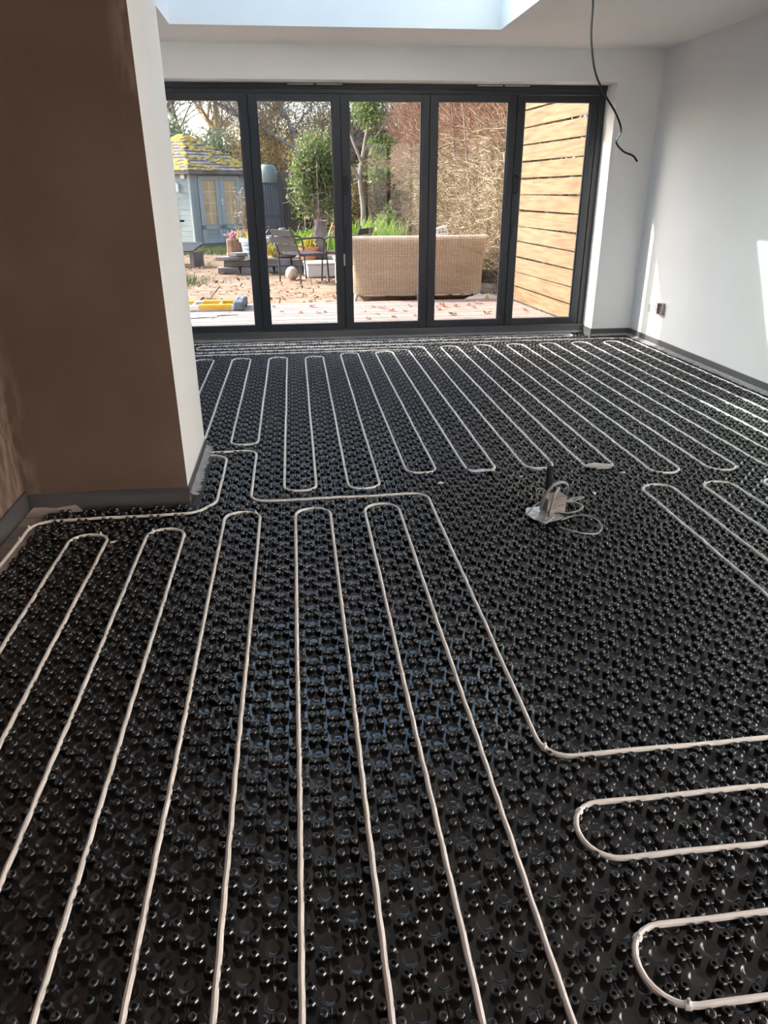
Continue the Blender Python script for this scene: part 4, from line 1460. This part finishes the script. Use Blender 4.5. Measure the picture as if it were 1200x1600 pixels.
# white box and stone ball on the ground
b = MB(); b.box(-.33, .33, -.22, .22, 0, .19, bevel=.015)
wb = empty('white_crate', (.55, 12.35, .02), .1, label='low white box on the ground behind the slatted chair', cat='box')
b.build('body', 'white_plastic', wb)
MB().box(-.345, .345, -.235, .235, .19, .225, bevel=.012).build('lid', 'white_plastic', wb)
b = MB()
V, F = [], []
rr = random.Random(15)
for i in range(7):
    th = math.pi * (i + .35) / 7.7
    for k in range(12):
        a = 2 * math.pi * k / 12
        r = .10 * (1 + .10 * (rr.random() - .5))
        V.append((r * math.sin(th) * math.cos(a), r * math.sin(th) * math.sin(a), .096 + r * math.cos(th)))
for i in range(6):
    for k in range(12):
        F.append((i * 12 + k, (i + 1) * 12 + k, (i + 1) * 12 + (k + 1) % 12, i * 12 + (k + 1) % 12))
F += [tuple(range(12)), tuple(72 + k for k in range(12))[::-1]]
b.add(V, F)
o = b.build('stone_ball', 'stone_white', None, True); o.location = (.0, 11.85, .02)
tag(o, 'rough whitish stone ball under the slatted garden chair', 'stone')

# leaning dark slatted panel
lp = empty('ribbed_screen', (-.28, 15.2, .22), label='dark ribbed screen leaning in front of the tall fence panel', cat='screen')
pt, pb = Vector((-.04, .32, 1.22)), Vector((0, 0, .02))
ax = (pt - pb)
nx = Vector((1, 0, 0))
for k in range(8):
    x0 = -.165 + k * .047
    b = MB()
    b.obox((pt + pb) / 2 + nx * x0, (.017, 0, 0), ax / 2, Vector((0, -.012, .003)))
    b.build('slat', 'dark_slat', lp)
b = MB()
for t in (.02, .5, .98):
    b.obox(pb + ax * t + Vector((0, .016, 0)), (.19, 0, 0), ax.normalized() * .02, Vector((0, .008, 0)))
b.build('cross_rail', 'dark_slat', lp)
gb = MB().box(-.16, .16, -.12, .12, 0, .30, bevel=.01).build('grey_trough', 'slate'); gb.location = (-.44, 14.7, .222)
tag(gb, 'plain grey trough at the foot of the ribbed panel', 'planter')
# water butt
wbt = empty('water_butt', (-.42, 17.0, 0), label='translucent green tank above the ribbed panel', cat='tank')
MB().box(-.16, .16, -.16, .16, 0, 1.35, bevel=.02).build('stand', 'old_wood', wbt)
MB().lathe([(.15, 1.352), (.19, 1.42), (.20, 1.60), (.185, 1.74), (.12, 1.80)], 16).build('tank', 'bin_green', wbt, True)

# old tall fence panel
fp = empty('fence_panel', (.06, 17.3, 0), math.radians(3), label='tall weathered grey board fence panel behind the chairs', cat='fence')
for k in range(6):
    MB().box(-.29 + k * .10, -.29 + k * .10 + .097, -.010 + .004 * (k % 2), .012, .02, 1.68 - .01 * k, bevel=.003).build('board', 'old_wood', fp)
MB().box(-.30, .32, .013, .05, .4, .48).build('rail', 'old_wood', fp)
MB().box(-.30, .32, .013, .05, 1.3, 1.38).build('rail', 'old_wood', fp)
MB().box(.315, .375, -.02, .05, 0, 1.70).build('post', 'twig_red', fp)

# dark grill on stones at the left
gr = empty('slatted_bench', (-2.02, 14.6, 0), math.radians(-20), label='low dark slatted bench at the left edge behind the ladder', cat='bench')
for k in range(6):
    b = MB(); b.obox((0, -.22 + k * .085, .30 + .02 * k), (.34, 0, 0), (0, .03, .008), (0, -.003, .010)); b.build('slat', 'dark_slat', gr)
for s in (-1, 1):
    b = MB(); b.box(s * .28 - .04, s * .28 + .04, -.2, .2, 0, .27); b.build('support', 'slate', gr)


# ladder lying on the deck
def ladder():
    root = empty('ladder', (-.62, 8.45, .064), math.radians(-2.5), label='aluminium ladder with yellow bands lying across the deck', cat='ladder')
    for s, (y0, z0) in enumerate(((0.36, .0), (0.02, .0))):
        b = MB(); b.box(-1.75, -.02, y0 - .03, y0 + .03, z0, z0 + .065, bevel=.006); rail = b.build('rail', 'ladder_alu', root)
        for (x0, x1) in ((-.42, -.06), (-.86, -.52), (-1.5, -1.1)):
            MB().box(x0, x1, y0 - .034, y0 + .034, z0 + .016, z0 + .068, bevel=.003).build('yellow_band', 'ladder_yellow', rail)
        b = MB(); b.box(-.035, .085, y0 - .055, y0 + .055, z0, z0 + .105, bevel=.015); b.build('foot', 'ladder_blue', root)
    MB().box(.02, .075, .07, .31, .02, .115, bevel=.01).build('end_bar', 'ladder_blue', root)
    for k in range(5):
        MB().tube([(-.2 - k * .3, .05, .045), (-.2 - k * .3, .33, .045)], .016, 8).build('rung', 'ladder_alu', root, True)
    return root


ladder()
sh = scrap('dust_sheet', -1.25, 8.12, .62, .14, .072, 'sack', 'crumpled pale dust sheet on the deck below the ladder', 'sheet', 33, 15)

# ------------------------------------------------------------------ wicker sofa seen from behind
sofa = empty('wicker_sofa', (1.56, 9.42, 0.018), math.radians(-1.5), label='woven wicker sofa with its curved back to the doors', cat='sofa')
ZB, ZT = .085, .735


def half_w(z):
    t = (z - ZB) / (ZT - ZB)
    return .765 + .070 * t ** 2.2


# back: horizontal strands and vertical stakes woven over a shell
NR, NC = 54, 64
V, F = [], []
for i in range(15):
    z = ZB + (ZT - ZB) * i / 14
    for k in range(25):
        t = -1 + 2 * k / 24
        V.append((t * half_w(z), -.30 - .04 * (i / 14) ** 2 + .05 * t * t + .012, z))
for i in range(14):
    for k in range(24):
        F.append((i * 25 + k, i * 25 + k + 1, (i + 1) * 25 + k + 1, (i + 1) * 25 + k))
nV = len(V)
V2 = [(x, y + .05, z) for x, y, z in V]
MB().add(V + V2, F + [tuple(q + nV for q in f[::-1]) for f in F]).build('back_shell', 'rattan_dark', sofa)
A, B = [], []
rad = (ZT - ZB) / NR * .47
for i in range(NR):
    z = ZB + (ZT - ZB) * (i + .5) / NR
    s = (z - ZB) / (ZT - ZB)
    for k in range(NC):
        t0, t1 = -1 + 2 * k / NC, -1 + 2 * (k + 1) / NC
        w = half_w(z)
        o0 = .010 if (k + i) % 2 == 0 else -.001
        o1 = .010 if (k + 1 + i) % 2 == 0 else -.001
        A.append((t0 * w, -.30 - .04 * s * s + .05 * t0 * t0 - o0 + .004, z))
        B.append((t1 * w, -.30 - .04 * s * s + .05 * t1 * t1 - o1 + .004, z))
V, F = sticks(A, B, rad, rad, 5)
o = np_mesh('back_weave', V, F, 'rattan', sofa, True)
o['kind'] = 'stuff'
rim = []
for k in range(25):
    t = -1 + 2 * k / 24
    rim.append((t * half_w(ZT), -.34 + .05 * t * t + .02, ZT + .012))
MB().tube(rim, .026, 8).build('top_rim', 'rattan', sofa, True)
for s in (-1, 1):
    MB().tube([(s * half_w(ZB + (ZT - ZB) * k / 10), -.245 - .04 * (k / 10) ** 2 + .02, ZB + (ZT - ZB) * k / 10) for k in range(11)], .022, 8).build('side_rim', 'rattan', sofa, True)
    MB().tube(catmull([(s * .80, -.24, .73), (s * .80, .0, .66), (s * .78, .25, .60), (s * .77, .38, .55)], 5), .045, 8).build('arm', 'rattan', sofa, True)
    MB().box(min(s * .74, s * .80), max(s * .74, s * .80), -.24, .38, .10, .58, bevel=.01).build('arm_panel', 'rattan', sofa)
    for yy in (-.26, .36):
        MB().tube([(s * .76, yy, .10), (s * .785, yy, 0)], [.022, .014], 8).build('leg', 'alu_silver', sofa, True)
MB().tube([(0, -.26, .10), (0, -.26, 0)], .014, 8).build('leg', 'alu_silver', sofa, True)
MB().box(-.76, .76, -.26, .38, .09, .30, bevel=.01).build('seat_base', 'rattan', sofa)
for s in (-1, 1):
    MB().box(-.36 + s * .37, .36 + s * .37, -.20, .38, .301, .42, bevel=.03).build('cushion', 'cushion', sofa)

# white printed leaflet standing against the back of the sofa
lf = empty('printed_box', (1.97, 9.45, .442), math.radians(10), label='white printed carton standing on the sofa behind its top edge', cat='carton')
lf.rotation_euler = (0, math.radians(-14), math.radians(8))
MB().box(-.075, .075, -.03, .03, 0, .44, bevel=.004).build('carton', 'white_plastic', lf)
b = MB()
for (x, z, w) in ((-.03, .385, .022), (.01, .380, .03), (.045, .37, .018), (-.035, .345, .018), (.0, .342, .022), (-.03, .41, .012), (.02, .41, .015)):
    b.box(x - w / 2, x + w / 2, -.0312, -.0302, z - .006, z + .006)
b.build('print', 'cable_black', lf)

# second wicker seat, just the side and a leg showing past the mullion
rt = empty('wicker_table', (.92, 10.55, .018), 0, label='pale wicker side table beside the sofa at the second mullion', cat='table')
MB().box(-.30, .24, -.26, .26, .05, .40, bevel=.02).build('body', 'rattan', rt)
MB().box(-.33, .27, -.29, .29, .40, .425, bevel=.008).build('top', 'white_plastic', rt)
for sx in (-.27, .21):
    for sy in (-.23, .23):
        MB().box(sx - .02, sx + .02, sy - .02, sy + .02, 0, .052).build('leg', 'rattan', rt)
b = MB(); b.lathe([(.05, 0), (.06, .05), (.05, .07)], 12)
o = b.build('bowl', 'pot_blue', None, True); o.location = (.95, 10.45, .445)
tag(o, 'small turquoise dish on the wicker side table', 'dish')

# chemical tub with dark lid, and the paper sack in front
tb = empty('plastic_tub', (2.50, 9.45, .02), 0, label='white tub with dark grey lid and red diamond hazard label', cat='tub')
TR = .15
MB().lathe([(TR * .96, 0), (TR, .02), (TR, .19)], 22).build('body', 'white_plastic', tb, True)
MB().lathe([(TR * 1.04, .185), (TR * 1.06, .19), (TR * 1.06, .25), (TR * .98, .30), (TR * .80, .325), (TR * .5, .33)], 22).build('lid', 'tub_grey', tb, True)
MB().lathe([(TR * 1.0, -.001), (TR * 1.012, .03)], 22, cap=False).build('base_band', 'tub_grey', tb, True)


def on_tub(t, z):      # wrap a point round the front of the tub
    a = -math.pi / 2 + t / TR
    return (math.cos(a) * (TR + .0015), math.sin(a) * (TR + .0015), z)


def ribbon(P, w):
    V, F = [], []
    for (p, q) in zip(P[:-1], P[1:]):
        d = (q[0] - p[0], q[1] - p[1]); L = math.hypot(*d)
        nx_, ny_ = -d[1] / L * w, d[0] / L * w
        o0 = len(V)
        V += [on_tub(p[0] + nx_, p[1] + ny_), on_tub(p[0] - nx_, p[1] - ny_), on_tub(q[0] - nx_, q[1] - ny_), on_tub(q[0] + nx_, q[1] + ny_)]
        F.append((o0, o0 + 1, o0 + 2, o0 + 3))
    return V, F


dm = [(.06, .025), (.115, .085), (.06, .145), (.005, .085), (.06, .025)]
dmf = [(p[0] + (q[0] - p[0]) * k / 4, p[1] + (q[1] - p[1]) * k / 4) for p, q in zip(dm[:-1], dm[1:]) for k in range(4)] + [dm[0]]
MB().add(*ribbon(dmf, .004)).build('hazard_diamond', 'label_red', tb)
MB().add(*ribbon([(.052, .11), (.056, .075), (.07, .065), (.075, .08), (.07, .06), (.06, .058)], .005)).build('hazard_symbol', 'cable_black', tb)
sk_ = empty('paper_sack', (2.38, 9.10, .02), .1, label='crumpled cream paper sack in front of the plastic tub', cat='sack')
b = MB()
V, F = [], []
rr = random.Random(8)
for i in range(9):
    for k in range(13):
        u_, v_ = i / 8, k / 12
        e = math.sin(math.pi * u_) * math.sin(math.pi * v_)
        V.append((-.27 + .54 * v_, -.12 + .24 * u_, .004 + .075 * e ** .6 * (.75 + .5 * rr.random())))
for i in range(8):
    for k in range(12):
        F.append((i * 13 + k, i * 13 + k + 1, (i + 1) * 13 + k + 1, (i + 1) * 13 + k))
b.add(V, F)
b.build('sack_body', 'sack', sk_, True)
MB().add([(-.04, -.121, .02), (.04, -.121, .02), (.0, -.100, .085)], [(0, 1, 2)]).build('warning_triangle', 'hazard_yellow', sk_)

# ------------------------------------------------------------------ summerhouse
shd = empty('summerhouse', (-2.4, 19.6, 0), label='blue-grey timber summerhouse with mossy hipped roof', cat='summerhouse')
so = Vector((-2.4, 19.6, 0))
EZ = 1.78
Q = [Vector((-3.9, 20.6, 0)), Vector((-2.36, 19.55, 0)), Vector((-1.02, 20.5, 0)), Vector((-1.3, 22.4, 0)), Vector((-3.9, 22.4, 0))]
Q = [q - so for q in Q]
AP = Vector((-2.62, 21.0, 2.64)) - so


def face_frame(a, c):
    t = (c - a); L = t.length; t.normalize()
    nrm = Vector((t.y, -t.x, 0))
    return t, nrm, L


def on_face(b, a, t, nrm, x0, x1, z0, z1, d0, d1, mi=0):
    c = a + t * ((x0 + x1) / 2) + nrm * ((d0 + d1) / 2) + Vector((0, 0, (z0 + z1) / 2))
    b.obox(c, t * ((x1 - x0) / 2), nrm * ((d1 - d0) / 2), Vector((0, 0, (z1 - z0) / 2)), mi)


core = MB()
n = len(Q)
core.add([tuple(q * .985) for q in Q] + [tuple(q * .985 + Vector((0, 0, EZ))) for q in Q], [tuple((k, (k + 1) % n, n + (k + 1) % n, n + k)) for k in range(n)] + [tuple(range(n))[::-1], tuple(range(n, 2 * n))])
core.build('wall_core', 'shed_paint', shd)
openings = {0: (.78, 1.36, .55, 1.55), 1: (.20, 1.36, .10, 1.64)}
for fi in (0, 1):
    a, c = Q[fi], Q[fi + 1]
    t, nrm, L = face_frame(a, c)
    wall = MB()
    on_face(wall, a, t, nrm, 0, .05, 0, EZ, .001, .03)
    on_face(wall, a, t, nrm, L - .05, L, 0, EZ, .001, .03)
    wo = wall.build('corner_board', 'shed_trim', shd)
    z = .02
    ox0, ox1, oz0, oz1 = openings[fi]
    while z < EZ - .02:
        segs = [(.052, L - .052)] if (z + .125 < oz0 or z > oz1) else [(.052, ox0 - .02), (ox1 + .02, L - .052)]
        for (x0, x1) in segs:
            if x1 - x0 < .03: continue
            b = MB(); on_face(b, a, t, nrm, x0, x1, z, z + .118, .001, .016); b.build('plank', 'shed_paint', wo)
        z += .124
# window on the left face
a, c = Q[0], Q[1]
t, nrm, L = face_frame(a, c)
b = MB()
for (x0, x1, z0, z1) in ((.78, 1.36, 1.50, 1.57), (.78, 1.36, .53, .60), (.78, .84, .60, 1.50), (1.30, 1.36, .60, 1.50)):
    on_face(b, a, t, nrm, x0, x1, z0, z1, .002, .035)
wf = b.build('window_frame', 'shed_trim', shd)
b = MB(); on_face(b, a, t, nrm, .84, 1.30, .60, 1.50, .004, .012); b.build('pane', 'shed_pane', wf)
b = MB()
for x in (.99, 1.15): on_face(b, a, t, nrm, x - .01, x + .01, .60, 1.50, .012, .02)
for z in (.83, 1.05, 1.28): on_face(b, a, t, nrm, .84, 1.30, z - .008, z + .008, .012, .02)
b.build('glazing_bars', 'glazing_bar', wf)
b = MB(); on_face(b, a, t, nrm, 1.47, 1.55, 1.30, 1.48, .03, .10); b.build('wall_lantern', 'white_plastic', shd)
b = MB(); on_face(b, a, t, nrm, 1.64, 1.76, 1.58, 1.70, .03, .07); b.build('alarm_box', 'white_plastic', shd)
# double doors on the right face
a, c = Q[1], Q[2]
t, nrm, L = face_frame(a, c)
for di in range(2):
    x0 = .20 + di * .585
    x1 = x0 + .575
    b = MB()
    for (u0, u1, z0, z1) in ((x0, x1, 1.54, 1.64), (x0, x1, .10, .20), (x0, x1, .42, .52), (x0, x0 + .11, .20, 1.54), (x1 - .11, x1, .20, 1.54)):
        on_face(b, a, t, nrm, u0, u1, z0, z1, .004, .04)
    dl = b.build('door_leaf', 'shed_trim', shd)
    for k in range(2):
        b = MB(); on_face(b, a, t, nrm, x0 + .11, x1 - .11, .202 + k * .11, .305 + k * .11, .004, .022); b.build('plank', 'shed_paint', dl)
    for r_ in range(4):
        for q_ in range(2):
            wq, hq = (x1 - x0 - .22) / 2, 1.02 / 4
            b = MB(); on_face(b, a, t, nrm, x0 + .11 + q_ * wq + .008, x0 + .11 + (q_ + 1) * wq - .008, .52 + r_ * hq + .008, .52 + (r_ + 1) * hq - .008, .006, .014); b.build('pane', 'shed_pane', dl)
    b = MB()
    wq = (x1 - x0 - .22) / 2
    on_face(b, a, t, nrm, x0 + .11 + wq - .008, x0 + .11 + wq + .008, .52, 1.54, .006, .02)
    for r_ in range(1, 4): on_face(b, a, t, nrm, x0 + .11, x1 - .11, .52 + r_ * .255 - .008, .52 + r_ * .255 + .008, .006, .02)
    b.build('glazing_bars', 'glazing_bar', dl)
    if di == 1:
        b = MB(); on_face(b, a, t, nrm, x0 + .03, x0 + .055, .98, 1.14, .04, .048); on_face(b, a, t, nrm, x0 - .03, x0 + .05, 1.08, 1.10, .06, .08); b.build('handle', 'white_plastic', dl)
b = MB(); on_face(b, a, t, nrm, .10, L - .1, 0, .095, .002, .10); b.build('step', 'old_wood', shd)
b = MB()
b.tube([Q[1] + Vector((.0, -.05, .0)), Q[1] + Vector((0, -.05, EZ))], .028, 8)
b.build('downpipe', 'shed_trim', shd)
# roof
ev = []
cen = sum(Q, Vector()) / n
for q in Q:
    d = (q - cen).normalized()
    ev.append(q + d * .22 + Vector((0, 0, EZ - .03)))
b = MB()
b.add([tuple(e) for e in ev] + [tuple(AP)], [(k, (k + 1) % n, n) for k in range(n)])
b.add([tuple(e - Vector((0, 0, .07))) for e in ev] + [tuple(e) for e in ev], [tuple((k, (k + 1) % n, n + (k + 1) % n, n + k)) for k in range(n)] + [tuple(range(n))])
roof = b.build('roof', 'shingle', shd)
for fi in (0, 1, 2, 4):      # shingle courses on the faces in view
    e0, e1 = ev[fi], ev[(fi + 1) % n]
    nrm = (e1 - e0).cross(AP - e0).normalized()
    NRW = 12
    for r_ in range(NRW - 1):
        s0, s1 = r_ / NRW, (r_ + 1.25) / NRW
        p0, p1 = e0.lerp(AP, s0), e1.lerp(AP, s0)
        t0, t1 = e0.lerp(AP, min(s1, 1)), e1.lerp(AP, min(s1, 1))
        b = MB()
        nn_ = nrm * .022
        nm = nrm * .004
        b.add([tuple(p0 + nn_), tuple(p1 + nn_), tuple(t1 + nm), tuple(t0 + nm), tuple(p0), tuple(p1)], [(0, 1, 2, 3), (4, 5, 1, 0)])
        b.build('shingle_course', 'shingle', roof)
rg = np.random.default_rng(5)
V, F = [], []
for fi in (0, 1):
    e0, e1 = ev[fi], ev[fi + 1]
    nrm = (e1 - e0).cross(AP - e0).normalized()
    for k in range(330):
        s = rg.random() ** 1.25 * .93
        u_ = rg.random()
        if rg.random() < .22: u_ = 1 - .02 * rg.random() if fi == 1 else u_
        if math.sin(u_ * 9 + s * 7) + math.sin(s * 23 + u_ * 4) < -.15 and u_ < .97: continue
        p = e0.lerp(e1, u_).lerp(AP, s) + nrm * .02
        r = rg.uniform(.025, .075)
        tx = (e1 - e0).normalized(); ty = nrm.cross(tx)
        o0 = len(V)
        for q in range(7):
            aa = 6.283 * q / 7
            V.append(tuple(p + tx * math.cos(aa) * r * 1.5 * rg.uniform(.7, 1.2) + ty * math.sin(aa) * r * .8 * rg.uniform(.7, 1.2)))
        V.append(tuple(p + nrm * r * .45))
        for q in range(7): F.append((o0 + q, o0 + (q + 1) % 7, o0 + 7))
o = MB().add(V, F).build('moss', 'moss', roof, True)
